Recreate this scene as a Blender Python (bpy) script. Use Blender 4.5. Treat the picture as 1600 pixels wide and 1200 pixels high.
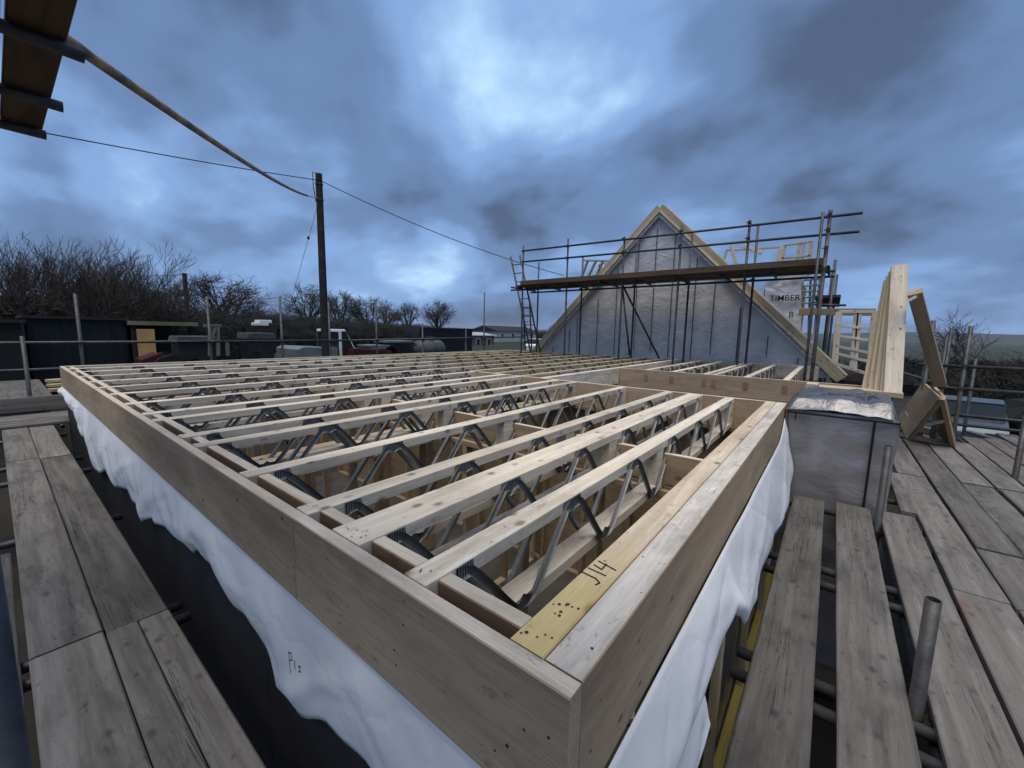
import bpy, math, random, bmesh
from mathutils import Vector, Matrix, noise
scn = bpy.context.scene
for o in list(bpy.data.objects): bpy.data.objects.remove(o)
C = scn.collection
rad = math.radians

# ------------------------------------------------------------------ camera
ZC = 3.37
RW = Matrix(((0.6190207635995346, 0.08843153765707637, -0.7803801364593118),
             (-0.7851313500993026, 0.09440843228187933, -0.612091342044081),
             (0.01954628670350113, 0.9915981600737684, 0.12787115239342156)))
FPX = 635.377
cam = bpy.data.cameras.new('camera'); camo = bpy.data.objects.new('camera', cam); C.objects.link(camo)
cam.sensor_fit = 'HORIZONTAL'; cam.sensor_width = 36; cam.lens = FPX / 1600 * 36
cam.clip_start = 0.05; cam.clip_end = 20000
camo.matrix_world = Matrix.Translation((0, 0, ZC)) @ RW.to_4x4()
scn.camera = camo
cy = scn.cycles; cy.max_bounces = 5; cy.diffuse_bounces = 3; cy.glossy_bounces = 2; cy.volume_bounces = 0; cy.use_adaptive_sampling = True; cy.adaptive_threshold = 0.02

# ------------------------------------------------------------------ sky
SUN_EL, SUN_AZ = rad(74), rad(212)          # azimuth measured from +X towards +Y
w = bpy.data.worlds.new('World'); scn.world = w; w.use_nodes = True
nt = w.node_tree; nt.nodes.clear()
def N(t, **k):
    n = nt.nodes.new(t)
    for a, v in k.items(): setattr(n, a, v)
    return n
def L(a, b): nt.links.new(a, b)
def M2(op, a, b=None, clamp=False):
    n = N('ShaderNodeMath', operation=op); n.use_clamp = clamp
    for i, v in enumerate((a, b)):
        if v is None: continue
        if isinstance(v, (int, float)): n.inputs[i].default_value = v
        else: L(v, n.inputs[i])
    return n.outputs[0]
tc = N('ShaderNodeTexCoord')
sep = N('ShaderNodeSeparateXYZ'); L(tc.outputs['Generated'], sep.inputs[0])
zz = M2('MAXIMUM', sep.outputs['Z'], 0.0)
den = M2('ADD', zz, 0.40)
cmb = N('ShaderNodeCombineXYZ'); L(M2('DIVIDE', sep.outputs['X'], den), cmb.inputs[0]); L(M2('DIVIDE', sep.outputs['Y'], den), cmb.inputs[1])
mp = N('ShaderNodeMapping'); L(cmb.outputs[0], mp.inputs[0]); mp.inputs['Rotation'].default_value = (0, 0, rad(-38)); mp.inputs['Scale'].default_value = (1.15, 0.95, 1); mp.inputs['Location'].default_value = (3.1, 1.7, 0)
n1 = N('ShaderNodeTexNoise'); n1.inputs['Scale'].default_value = 1.7; n1.inputs['Detail'].default_value = 8; n1.inputs['Roughness'].default_value = 0.50; n1.inputs['Distortion'].default_value = 0.15; L(mp.outputs[0], n1.inputs[0])
n2 = N('ShaderNodeTexNoise'); n2.inputs['Scale'].default_value = 0.8; n2.inputs['Detail'].default_value = 3; L(mp.outputs[0], n2.inputs[0])
cov = M2('ADD', M2('SUBTRACT', M2('MULTIPLY', n1.outputs[0], 0.90), 0.16), M2('MULTIPLY', n2.outputs[0], 0.44))
# thin places and thick banks of the cloud sheet
def dirv(px, py):
    v = RW @ Vector(((px - 800) / FPX, -(py - 600) / FPX, -1)); return v.normalized()
def lobe(px, py, k, amp):
    d = dirv(px, py)
    vm = N('ShaderNodeVectorMath', operation='DOT_PRODUCT'); L(tc.outputs['Generated'], vm.inputs[0]); vm.inputs[1].default_value = d
    return M2('MULTIPLY', M2('POWER', M2('MAXIMUM', vm.outputs['Value'], 0.0), k), amp)
for px, py, k, amp in ((770, 70, 45, 0.07), (1190, 270, 90, 0.08), (640, 200, 40, 0.06), (330, 440, 40, 0.09), (760, 440, 90, 0.04), (560, 190, 60, 0.05), (1350, 140, 12, -0.07), (330, 250, 40, -0.06), (640, 330, 90, -0.06), (150, 60, 40, 0.03), (1050, 150, 60, -0.05)):
    cov = M2('ADD', cov, lobe(px, py, k, amp))
rp = N('ShaderNodeValToRGB'); L(cov, rp.inputs[0])
cr = rp.color_ramp; cr.interpolation = 'EASE'
cr.elements[0].position = 0.34; cr.elements[0].color = (0.055, 0.086, 0.148, 1)
cr.elements[1].position = 0.80; cr.elements[1].color = (0.48, 0.70, 0.92, 1)
e = cr.elements.new(0.48); e.color = (0.105, 0.174, 0.325, 1)
e = cr.elements.new(0.60); e.color = (0.172, 0.292, 0.525, 1)
sky = N('ShaderNodeTexSky', sky_type='NISHITA'); sky.sun_disc = False; sky.sun_elevation = SUN_EL; sky.sun_rotation = math.pi / 2 - SUN_AZ
sky.dust_density = 3
skm = N('ShaderNodeMixRGB'); skm.blend_type = 'MULTIPLY'; skm.inputs[0].default_value = 1; L(sky.outputs[0], skm.inputs[1]); skm.inputs[2].default_value = (0.8, 0.8, 0.8, 1)
mx = N('ShaderNodeMixRGB'); mx.inputs[0].default_value = 0.96
bgscale = N('ShaderNodeMixRGB'); bgscale.blend_type = 'MULTIPLY'; bgscale.inputs[0].default_value = 1; L(rp.outputs[0], bgscale.inputs[1]); bgscale.inputs[2].default_value = (7.0, 7.0, 7.0, 1)
L(skm.outputs[0], mx.inputs[1]); L(bgscale.outputs[0], mx.inputs[2])
bg = N('ShaderNodeBackground'); bg.inputs[1].default_value = 0.1; L(mx.outputs[0], bg.inputs[0])
wo = N('ShaderNodeOutputWorld'); L(bg.outputs[0], wo.inputs[0])
sl = bpy.data.lights.new('sun', 'SUN'); sl.energy = 1.5; sl.angle = rad(50); sl.color = (1, 0.92, 0.80)
so = bpy.data.objects.new('sun', sl); C.objects.link(so)
sd = Vector((math.cos(SUN_EL) * math.cos(SUN_AZ), math.cos(SUN_EL) * math.sin(SUN_AZ), math.sin(SUN_EL)))
so.rotation_euler = (-sd).to_track_quat('-Z', 'Y').to_euler()
vs = scn.view_settings; vs.view_transform = 'Standard'; vs.look = 'None'; vs.gamma = 1; vs.exposure = 1.05; vs.use_curve_mapping = False

# ------------------------------------------------------------------ measuring helpers (a sight line cut by a real plane)
def ray(p): return RW @ Vector(((p[0] - 800) / FPX, -(p[1] - 600) / FPX, -1))
def pz(p, z): r = ray(p); return r * ((z - ZC) / r.z) + Vector((0, 0, ZC))
def px_(p, x): r = ray(p); return r * (x / r.x) + Vector((0, 0, ZC))
def py_(p, y): r = ray(p); return r * (y / r.y) + Vector((0, 0, ZC))

# ------------------------------------------------------------------ materials
def new_mat(name, rough=0.7, metal=0.0):
    m = bpy.data.materials.new(name); m.use_nodes = True
    b = m.node_tree.nodes['Principled BSDF']; b.inputs['Roughness'].default_value = rough; b.inputs['Metallic'].default_value = metal
    b.inputs['Specular IOR Level'].default_value = 0.3
    return m, m.node_tree, b
def nd(t, typ, **k):
    n = t.nodes.new(typ)
    for a, v in k.items(): setattr(n, a, v)
    return n
def ramp(t, fac, stops):
    r = nd(t, 'ShaderNodeValToRGB'); t.links.new(fac, r.inputs[0]); cr = r.color_ramp
    while len(cr.elements) < len(stops): cr.elements.new(0.5)
    for e, (p, c) in zip(cr.elements, stops):
        e.position = p; e.color = (*c, 1) if len(c) == 3 else c
    return r.outputs[0]
def noise_n(t, vec, scale, detail=4, rough=0.55, dist=0.0):
    n = nd(t, 'ShaderNodeTexNoise'); n.inputs['Scale'].default_value = scale; n.inputs['Detail'].default_value = detail
    n.inputs['Roughness'].default_value = rough; n.inputs['Distortion'].default_value = dist; t.links.new(vec, n.inputs[0]); return n.outputs[0]
def mapped(t, vec, sc, loc=(0, 0, 0), rot=(0, 0, 0)):
    m = nd(t, 'ShaderNodeMapping'); m.inputs['Scale'].default_value = sc; m.inputs['Location'].default_value = loc; m.inputs['Rotation'].default_value = rot
    t.links.new(vec, m.inputs[0]); return m.outputs[0]
def mixc(t, fac, a, b, mode='MIX'):
    n = nd(t, 'ShaderNodeMixRGB', blend_type=mode)
    for i, v in enumerate((fac, a, b)):
        if isinstance(v, (int, float)): n.inputs[i].default_value = v
        elif isinstance(v, tuple): n.inputs[i].default_value = (*v, 1)
        else: t.links.new(v, n.inputs[i])
    return n.outputs[0]
def bump(t, b, h, strength, dist=0.01):
    n = nd(t, 'ShaderNodeBump'); n.inputs['Strength'].default_value = strength; n.inputs['Distance'].default_value = dist
    t.links.new(h, n.inputs['Height']); t.links.new(n.outputs[0], b.inputs['Normal'])
def objvec(t):
    tc = nd(t, 'ShaderNodeTexCoord'); oi = nd(t, 'ShaderNodeObjectInfo')
    m = nd(t, 'ShaderNodeMath', operation='MULTIPLY'); t.links.new(oi.outputs['Random'], m.inputs[0]); m.inputs[1].default_value = 57.0
    cb = nd(t, 'ShaderNodeCombineXYZ'); [t.links.new(m.outputs[0], cb.inputs[i]) for i in range(3)]
    v = nd(t, 'ShaderNodeVectorMath', operation='ADD'); t.links.new(tc.outputs['Object'], v.inputs[0]); t.links.new(cb.outputs[0], v.inputs[1])
    return v.outputs[0], oi.outputs['Random']
def wood(name, dark, light, knots=0.8, dirt=0.3, rough=0.75, ks=(6.5, 10, 10), kt=1.0, dirtcol=(0.12, 0.10, 0.09), laminate=0.0, vary=0.25, stain=None, crack=0.0, gs=(1.1, 16, 16), fine=0.35):
    m, t, b = new_mat(name, rough)
    v, rnd = objvec(t)
    g = noise_n(t, mapped(t, v, gs), 1.0, 6, 0.6, 0.8)
    col = ramp(t, g, ((0.28, dark), (0.72, light)))
    g2 = noise_n(t, mapped(t, v, (5, 130, 130)), 1.0, 3, 0.6)
    col = mixc(t, fine, col, ramp(t, g2, ((0.3, (0.55, 0.55, 0.55)), (0.75, (1.15, 1.12, 1.1)))), 'MULTIPLY')
    if laminate:
        wv = nd(t, 'ShaderNodeTexWave', wave_type='BANDS', bands_direction='Y'); wv.inputs['Scale'].default_value = 80; wv.inputs['Distortion'].default_value = 3.5; wv.inputs['Detail'].default_value = 2
        t.links.new(mapped(t, v, (0.15, 1, 0.0)), wv.inputs[0])
        col = mixc(t, laminate, col, ramp(t, wv.outputs[0], ((0.1, (0.62, 0.6, 0.57)), (0.6, (1.05, 1.05, 1.05)))), 'MULTIPLY')
    if knots:
        vo = nd(t, 'ShaderNodeTexVoronoi'); vo.inputs['Scale'].default_value = 1.0; t.links.new(mapped(t, v, ks), vo.inputs['Vector'])
        k = ramp(t, vo.outputs['Distance'], ((0.09 * kt, (knots,) * 3), (0.14 * kt, (knots * .4,) * 3), (0.21 * kt, (0, 0, 0))))
        col = mixc(t, k, col, tuple(x * 0.32 for x in dark))
    d = noise_n(t, mapped(t, v, (1.6, 4, 4)), 1.3, 8, 0.68)
    col = mixc(t, ramp(t, d, ((0.50, (0, 0, 0)), (0.74, (dirt,) * 3))), col, dirtcol)
    sp = noise_n(t, mapped(t, v, (14, 30, 30)), 1.0, 5, 0.7)
    col = mixc(t, ramp(t, sp, ((0.60, (0, 0, 0)), (0.74, (min(1, dirt * 1.3),) * 3))), col, tuple(x * 0.7 for x in dirtcol))
    if stain:
        s = noise_n(t, mapped(t, v, (1.1, 2.2, 2.2), (7, 3, 1)), 0.9, 5, 0.6)
        col = mixc(t, ramp(t, s, ((0.53, (0, 0, 0)), (0.64, (0.6,) * 3))), col, stain)
    h = g2
    if crack:
        cn = noise_n(t, mapped(t, v, (0.9, 34, 34)), 1.0, 4, 0.6, 1.2)
        ck = ramp(t, cn, ((0.475, (0, 0, 0)), (0.5, (crack,) * 3), (0.525, (0, 0, 0))))
        mk = ramp(t, noise_n(t, mapped(t, v, (0.8, 5, 5)), 1.0, 2), ((0.5, (0, 0, 0)), (0.62, (1, 1, 1))))
        col = mixc(t, mixc(t, 1.0, ck, mk, 'MULTIPLY'), col, (0.025, 0.022, 0.02))
    hv = nd(t, 'ShaderNodeHueSaturation'); t.links.new(col, hv.inputs['Color'])
    mr = nd(t, 'ShaderNodeMapRange'); t.links.new(rnd, mr.inputs[0]); mr.inputs[3].default_value = 1 - vary; mr.inputs[4].default_value = 1 + vary * 0.6
    t.links.new(mr.outputs[0], hv.inputs['Value'])
    t.links.new(hv.outputs[0], b.inputs['Base Color'])
    bump(t, b, h, 0.35, 0.002)
    return m
def plain(name, c, rough=0.6, metal=0.0, var=0.25, scale=6, c2=None, bmp=0.0, bscale=40, seedvec=True, thr=(0.35, 0.7)):
    m, t, b = new_mat(name, rough, metal)
    v, rnd = objvec(t)
    f = noise_n(t, v, scale, 6, 0.62)
    c2 = c2 or tuple(x * (1 - var) for x in c)
    t.links.new(ramp(t, f, ((thr[0], c2), (thr[1], c))), b.inputs['Base Color'])
    if bmp: bump(t, b, noise_n(t, v, bscale, 4), bmp, 0.01)
    return m
MT = {}
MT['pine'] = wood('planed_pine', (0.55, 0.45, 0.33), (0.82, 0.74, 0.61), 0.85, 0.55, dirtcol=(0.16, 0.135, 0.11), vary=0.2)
MT['pine_yellow'] = wood('treated_pine', (0.38, 0.30, 0.18), (0.58, 0.49, 0.33), 0.8, 0.35, vary=0.15)
MT['board_yellow'] = wood('yellow_batten', (0.42, 0.30, 0.07), (0.60, 0.46, 0.14), 0.8, 0.2, vary=0.0)
MT['lvl'] = wood('laminated_veneer', (0.37, 0.265, 0.165), (0.57, 0.43, 0.285), 0.9, 0.5, dirtcol=(0.17, 0.11, 0.07), vary=0.07, gs=(0.8, 4.5, 4.5), fine=0.5, ks=(6, 10, 10), kt=0.55)
MT['lvl_edge'] = wood('laminated_edge', (0.54, 0.45, 0.34), (0.80, 0.72, 0.60), 0.0, 0.6, laminate=0.6, dirtcol=(0.20, 0.18, 0.16), vary=0.05)
MT['rim_edge'] = wood('weathered_rim_edge', (0.50, 0.44, 0.37), (0.80, 0.75, 0.67), 0.3, 0.85, laminate=0.35, dirtcol=(0.17, 0.155, 0.14), vary=0.05)
MT['trimmer'] = wood('stained_trimmer', (0.50, 0.38, 0.25), (0.76, 0.64, 0.48), 0.9, 0.45, dirtcol=(0.15, 0.125, 0.10), vary=0.0)
t = MT['trimmer'].node_tree; b = t.nodes['Principled BSDF']; src = b.inputs['Base Color'].links[0].from_socket
tq = nd(t, 'ShaderNodeTexCoord'); sx_ = nd(t, 'ShaderNodeSeparateXYZ'); t.links.new(tq.outputs['Object'], sx_.inputs[0])
ad = nd(t, 'ShaderNodeMath', operation='ADD'); t.links.new(sx_.outputs[0], ad.inputs[0]); t.links.new(noise_n(t, tq.outputs['Object'], 7, 4), ad.inputs[1])
yl_ = ramp(t, ad.outputs[0], ((0, (1, 1, 1)), (1, (0, 0, 0))))
mr_ = nd(t, 'ShaderNodeMapRange'); t.links.new(ad.outputs[0], mr_.inputs[0]); mr_.inputs[1].default_value = -1.25; mr_.inputs[2].default_value = -0.95; mr_.inputs[3].default_value = 0.85; mr_.inputs[4].default_value = 0.0
t.links.new(mixc(t, mr_.outputs[0], src, mixc(t, 0.75, src, mixc(t, 0.6, (0.82, 0.66, 0.24), src, 'MULTIPLY'))), b.inputs['Base Color'])
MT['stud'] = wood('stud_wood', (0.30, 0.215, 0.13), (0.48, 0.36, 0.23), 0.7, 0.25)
MT['osb'] = wood('particle_board', (0.22, 0.155, 0.09), (0.33, 0.245, 0.15), 0.3, 0.3)
MT['plyred'] = wood('red_ply', (0.28, 0.17, 0.10), (0.38, 0.24, 0.15), 0.5, 0.3, gs=(.9, 5, 5), fine=.2)
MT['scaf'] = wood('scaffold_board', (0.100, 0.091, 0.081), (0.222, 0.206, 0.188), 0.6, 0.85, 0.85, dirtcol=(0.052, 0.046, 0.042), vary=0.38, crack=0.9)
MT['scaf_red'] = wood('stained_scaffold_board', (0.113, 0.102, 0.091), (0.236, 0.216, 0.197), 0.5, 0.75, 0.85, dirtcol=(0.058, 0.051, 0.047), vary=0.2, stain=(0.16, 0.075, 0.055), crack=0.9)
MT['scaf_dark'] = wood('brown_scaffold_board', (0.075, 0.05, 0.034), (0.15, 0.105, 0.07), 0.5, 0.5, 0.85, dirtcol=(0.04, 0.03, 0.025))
MT['tube'] = plain('galvanised_tube', (0.10, 0.10, 0.10), 0.5, 0.4, 0.4, 9, c2=(0.045, 0.042, 0.04), bmp=0.15)
MT['tube_dark'] = plain('weathered_tube', (0.085, 0.09, 0.10), 0.5, 0.4, 0.4, 7, c2=(0.035, 0.035, 0.04))
MT['coupler'] = plain('forged_coupler', (0.10, 0.095, 0.09), 0.55, 0.6, 0.4, 20, c2=(0.07, 0.04, 0.025))
MT['black'] = plain('black_rubber', (0.012, 0.012, 0.013), 0.6)
MT['mud'] = plain('mud_ground', (0.034, 0.029, 0.022), 0.9, 0, 0.5, 1.2, c2=(0.018, 0.016, 0.012), bmp=0.6, bscale=5)
MT['slab'] = plain('concrete_slab', (0.09, 0.082, 0.072), 0.85, 0, 0.5, 2.5)
MT['bark'] = plain('bark', (0.040, 0.033, 0.028), 0.9, 0, 0.4, 4, c2=(0.018, 0.016, 0.014))
MT['twig'] = plain('twig_bark', (0.075, 0.058, 0.046), 0.9, 0, 0.4, 2, c2=(0.04, 0.032, 0.028))
MT['pole'] = wood('creosoted_pole', (0.010, 0.009, 0.008), (0.024, 0.020, 0.017), 0.0, 0.3)
MT['ink'] = plain('black_ink', (0.012, 0.012, 0.016), 0.6)
MT['inkgrey'] = plain('grey_print', (0.045, 0.047, 0.06), 0.5)
# nail plate steel: stamped teeth in rows
m, t, b = new_mat('web_steel', 0.45, 0.35); v, _ = objvec(t)
wv = nd(t, 'ShaderNodeTexWave', wave_type='BANDS', bands_direction='X'); wv.inputs['Scale'].default_value = 32; wv.inputs['Distortion'].default_value = 0.0
tcn = nd(t, 'ShaderNodeTexCoord'); t.links.new(tcn.outputs['Object'], wv.inputs[0])
b_at = nd(t, 'ShaderNodeAttribute'); b_at.attribute_name = 'plate'
fac = nd(t, 'ShaderNodeMath', operation='MULTIPLY'); t.links.new(ramp(t, wv.outputs[0], ((0.45, (0, 0, 0)), (0.6, (1, 1, 1)))), fac.inputs[0]); t.links.new(b_at.outputs['Fac'], fac.inputs[1])
basec = ramp(t, noise_n(t, v, 9, 5), ((0.3, (0.17, 0.17, 0.17)), (0.7, (0.30, 0.30, 0.295))))
t.links.new(mixc(t, fac.outputs[0], basec, (0.05, 0.05, 0.05)), b.inputs['Base Color']); MT['web'] = m
# white breather membrane
m, t, b = new_mat('white_membrane', 0.65); v, _ = objvec(t)
c = ramp(t, noise_n(t, v, 2.2, 5), ((0.3, (0.60, 0.61, 0.63)), (0.7, (0.74, 0.74, 0.75))))
sp = noise_n(t, v, 26, 5, 0.7); c = mixc(t, ramp(t, sp, ((0.70, (0, 0, 0)), (0.78, (0.5,) * 3))), c, (0.25, 0.23, 0.22))
t.links.new(c, b.inputs['Base Color']); vr = nd(t, 'ShaderNodeTexVoronoi', feature='DISTANCE_TO_EDGE'); vr.inputs['Scale'].default_value = 2.6; t.links.new(mixc(t, 0.25, mapped(t, v, (1.4, 1.4, 2.2)), noise_n(t, v, 4, 3)), vr.inputs['Vector'])
bump(t, b, mixc(t, 0.45, noise_n(t, mapped(t, v, (3, 5, 2)), 1.8, 5, 0.55, 0.6), ramp(t, vr.outputs['Distance'], ((0, (0, 0, 0)), (0.10, (1, 1, 1))))), 0.17, 0.02); MT['white'] = m
# reflective grey membrane
def foil(name, c1, c2, rough, metal, bstr, bdist, sc, det=7, dis=1.4):
    m, t, b = new_mat(name, rough, metal); v, _ = objvec(t)
    t.links.new(ramp(t, noise_n(t, v, 3, 6), ((0.3, c1), (0.7, c2))), b.inputs['Base Color'])
    h1 = noise_n(t, mapped(t, v, sc), 1.0, det, 0.6, dis)
    bump(t, b, h1, bstr, bdist); return m
MT['foil'] = foil('grey_foil_membrane', (0.52, 0.50, 0.50), (0.66, 0.635, 0.635), 0.42, 0.1, 0.8, 0.04, (2.2, 2.2, 3.4))
MT['foil_pier'] = foil('dark_grey_wrap', (0.30, 0.285, 0.28), (0.39, 0.375, 0.365), 0.27, 0.5, 0.6, 0.03, (1.6, 2.2, 3.5), 4, 0.5)
MT['foil_bright'] = foil('silver_foil', (0.30, 0.30, 0.31), (0.42, 0.42, 0.43), 0.24, 0.75, 0.7, 0.03, (4, 4, 6))
MT['foil_cap'] = foil('crumpled_grey_wrap', (0.15, 0.147, 0.15), (0.22, 0.215, 0.22), 0.25, 0.6, 0.7, 0.03, (4, 4, 6))
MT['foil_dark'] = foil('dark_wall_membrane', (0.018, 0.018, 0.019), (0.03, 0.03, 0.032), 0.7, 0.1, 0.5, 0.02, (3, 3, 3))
MT['glass'] = plain('dark_glass', (0.02, 0.025, 0.03), 0.08, 0.0, 0.1)
MT['car_blue'] = plain('blue_grey_paint', (0.10, 0.13, 0.16), 0.3, 0.3, 0.15)
MT['car_white'] = plain('white_paint', (0.75, 0.77, 0.80), 0.4, 0, 0.12)
MT['tarp'] = plain('pale_grey_cover', (0.20, 0.225, 0.24), 0.5, 0, 0.4, 3)
MT['steel_blue'] = plain('dark_blue_cladding', (0.008, 0.012, 0.018), 0.6, 0.0, 0.4, 2)
MT['shed'] = plain('dark_green_cladding', (0.010, 0.012, 0.012), 0.7, 0.0, 0.4, 1.5)
MT['roofmoss'] = plain('mossy_roof', (0.20, 0.20, 0.15), 0.85, 0, 0.5, 1.3, c2=(0.13, 0.15, 0.06))
MT['red'] = plain('red_paint', (0.07, 0.009, 0.010), 0.55, 0, 0.6, 4)
MT['galv'] = plain('pale_plastic', (0.09, 0.095, 0.095), 0.5, 0, 0.5, 3)
MT['bin'] = plain('green_grey_plastic', (0.02, 0.028, 0.03), 0.5, 0, 0.4, 3)
MT['cream'] = plain('cream_cladding', (0.42, 0.42, 0.40), 0.6, 0, 0.2, 1)
MT['brick'] = plain('brick_wall', (0.16, 0.10, 0.08), 0.85, 0, 0.3, 3)
MT['tile'] = plain('dark_roof_tiles', (0.025, 0.023, 0.023), 0.8, 0, 0.3, 3)
MT['ply_gold'] = plain('new_plywood', (0.55, 0.34, 0.12), 0.7, 0, 0.25, 3)
MT['leafdark'] = plain('dark_evergreen', (0.016, 0.017, 0.012), 0.9, 0, 0.5, 3)
MT['sheath'] = plain('yellow_shroud', (0.34, 0.27, 0.15), 0.6, 0, 0.5, 8, c2=(0.06, 0.05, 0.04))
MT['grass'] = plain('rough_grass', (0.026, 0.032, 0.018), 0.95, 0, 0.5, 0.25, c2=(0.03, 0.026, 0.02))

# ------------------------------------------------------------------ object helpers
WM = {}
def put(o, mtx, parent=None):
    C.objects.link(o)
    WM[o] = mtx.copy()
    if parent is not None:
        o.parent = parent; o.matrix_basis = WM[parent].inverted() @ mtx
    else: o.matrix_basis = mtx
    return o
def tag(o, label=None, cat=None, group=None, kind=None):
    if label: o['label'] = label
    if cat: o['category'] = cat
    if group: o['group'] = group
    if kind: o['kind'] = kind
    elif cat: o['kind'] = 'thing'
    return o
def thing(name, label, cat, loc=(0, 0, 0), group=None):
    o = bpy.data.objects.new(name, None); o.empty_display_size = 0.1
    put(o, Matrix.Translation(loc)); return tag(o, label, cat, group)
def mesh_obj(name, verts, faces, mat, parent=None, mtx=None, smooth=False):
    me = bpy.data.meshes.new(name); me.from_pydata([tuple(v) for v in verts], [], faces); me.update()
    if mat: me.materials.append(MT[mat] if isinstance(mat, str) else mat)
    if smooth:
        for p in me.polygons: p.use_smooth = True
    o = bpy.data.objects.new(name, me)
    return put(o, mtx or Matrix(), parent)
_cache = {}
def box_mesh(l, w, h, mat, bev=0.003, endmat=None, topmat=None):
    key = (round(l, 4), round(w, 4), round(h, 4), mat, bev, topmat)
    if key in _cache: return _cache[key]
    b = min(bev, w * 0.2, h * 0.2); a, c = w / 2, h / 2
    ring = [(-a + b, -c), (a - b, -c), (a, -c + b), (a, c - b), (a - b, c), (-a + b, c), (-a, c - b), (-a, -c + b)]
    vs = [(-l / 2, y, z) for y, z in ring] + [(l / 2, y, z) for y, z in ring]
    fs = [(i, i + 8, (i + 1) % 8 + 8, (i + 1) % 8)[::-1] for i in range(8)] + [tuple(range(8))[::-1], tuple(range(8, 16))]
    fs = [tuple(f) for f in fs]
    me = bpy.data.meshes.new('box'); me.from_pydata(vs, [], fs); me.update()
    me.materials.append(MT[mat])
    if topmat:
        me.materials.append(MT[topmat]); me.polygons[4].material_index = 1
    bm = bmesh.new(); bm.from_mesh(me); bmesh.ops.recalc_face_normals(bm, faces=bm.faces); bm.to_mesh(me); bm.free()
    _cache[key] = me; return me
def frame_mtx(p1, p2, up=(0, 0, 1), twist=0):
    p1, p2 = Vector(p1), Vector(p2); x = (p2 - p1).normalized(); up = Vector(up)
    if abs(x.dot(up)) > 0.99: up = Vector((0, 1, 0)) if abs(x.y) < 0.9 else Vector((1, 0, 0))
    y = up.cross(x).normalized(); z = x.cross(y)
    m = Matrix((x, y, z)).transposed().to_4x4(); m.translation = (p1 + p2) / 2
    return m
def beam(name, p1, p2, w, h, mat, parent=None, up=(0, 0, 1), bev=0.003, topmat=None):
    l = (Vector(p2) - Vector(p1)).length
    o = bpy.data.objects.new(name, box_mesh(l, w, h, mat, bev, topmat=topmat))
    return put(o, frame_mtx(p1, p2, up), parent)
def blk(name, lo, hi, mat, parent=None, axis=None, topmat=None, bev=0.003):
    """axis aligned piece, long axis becomes local X"""
    lo, hi = Vector(lo), Vector(hi); d = hi - lo; c = (lo + hi) / 2
    ax = axis if axis is not None else max(range(3), key=lambda i: d[i])
    if ax == 0: return beam(name, (lo.x, c.y, c.z), (hi.x, c.y, c.z), d.y, d.z, mat, parent, bev=bev, topmat=topmat)
    if ax == 1: return beam(name, (c.x, lo.y, c.z), (c.x, hi.y, c.z), d.x, d.z, mat, parent, bev=bev, topmat=topmat)
    return beam(name, (c.x, c.y, lo.z), (c.x, c.y, hi.z), d.x, d.y, mat, parent, up=(0, 1, 0), bev=bev, topmat=topmat)
def tube_geo(path, radii, n=8, caps=True):
    vs, fs = [], []
    path = [Vector(p) for p in path]
    for i, p in enumerate(path):
        d = (path[min(i + 1, len(path) - 1)] - path[max(i - 1, 0)]).normalized()
        u = d.orthogonal().normalized() if i == 0 else (u - d * u.dot(d)).normalized()
        vv = d.cross(u); r = radii[i] if isinstance(radii, (list, tuple)) else radii
        for k in range(n):
            a = 2 * math.pi * k / n; vs.append(p + (u * math.cos(a) + vv * math.sin(a)) * r)
    for i in range(len(path) - 1):
        for k in range(n):
            a, b = i * n + k, i * n + (k + 1) % n; fs.append((a, b, b + n, a + n))
    if caps: fs.append(tuple(range(n))[::-1]); fs.append(tuple(range((len(path) - 1) * n, len(path) * n)))
    return vs, fs
def tube(name, p1, p2, mat='tube', parent=None, r=0.0242, n=14):
    l = (Vector(p2) - Vector(p1)).length; key = ('t', round(l, 3), mat, r, n)
    if key not in _cache:
        ro, ri = r, r - 0.004; vs, fs = [], []
        # hollow pipe: outer skin, end rings and a short visible bore
        rings = [(-l / 2, ro), (l / 2, ro), (l / 2, ri), (l / 2 - 0.12, ri), (-l / 2, ri), (-l / 2 + 0.12, ri)]
        for x, q in rings:
            for k in range(n):
                a = 2 * math.pi * k / n; vs.append((x, q * math.cos(a), q * math.sin(a)))
        def strip(a, b):
            for k in range(n): fs.append((a * n + k, a * n + (k + 1) % n, b * n + (k + 1) % n, b * n + k))
        strip(0, 1); strip(1, 2); strip(2, 3); strip(4, 0); strip(5, 4)
        fs.append(tuple(3 * n + k for k in range(n))); fs.append(tuple(5 * n + k for k in range(n)))
        me = bpy.data.meshes.new('tube'); me.from_pydata(vs, [], fs); me.update(); me.materials.append(MT[mat])
        for p in me.polygons[:n]: p.use_smooth = True
        bm = bmesh.new(); bm.from_mesh(me); bmesh.ops.recalc_face_normals(bm, faces=bm.faces); bm.to_mesh(me); bm.free()
        _cache[key] = me
    o = bpy.data.objects.new(name, _cache[key]); return put(o, frame_mtx(p1, p2), parent)
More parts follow.
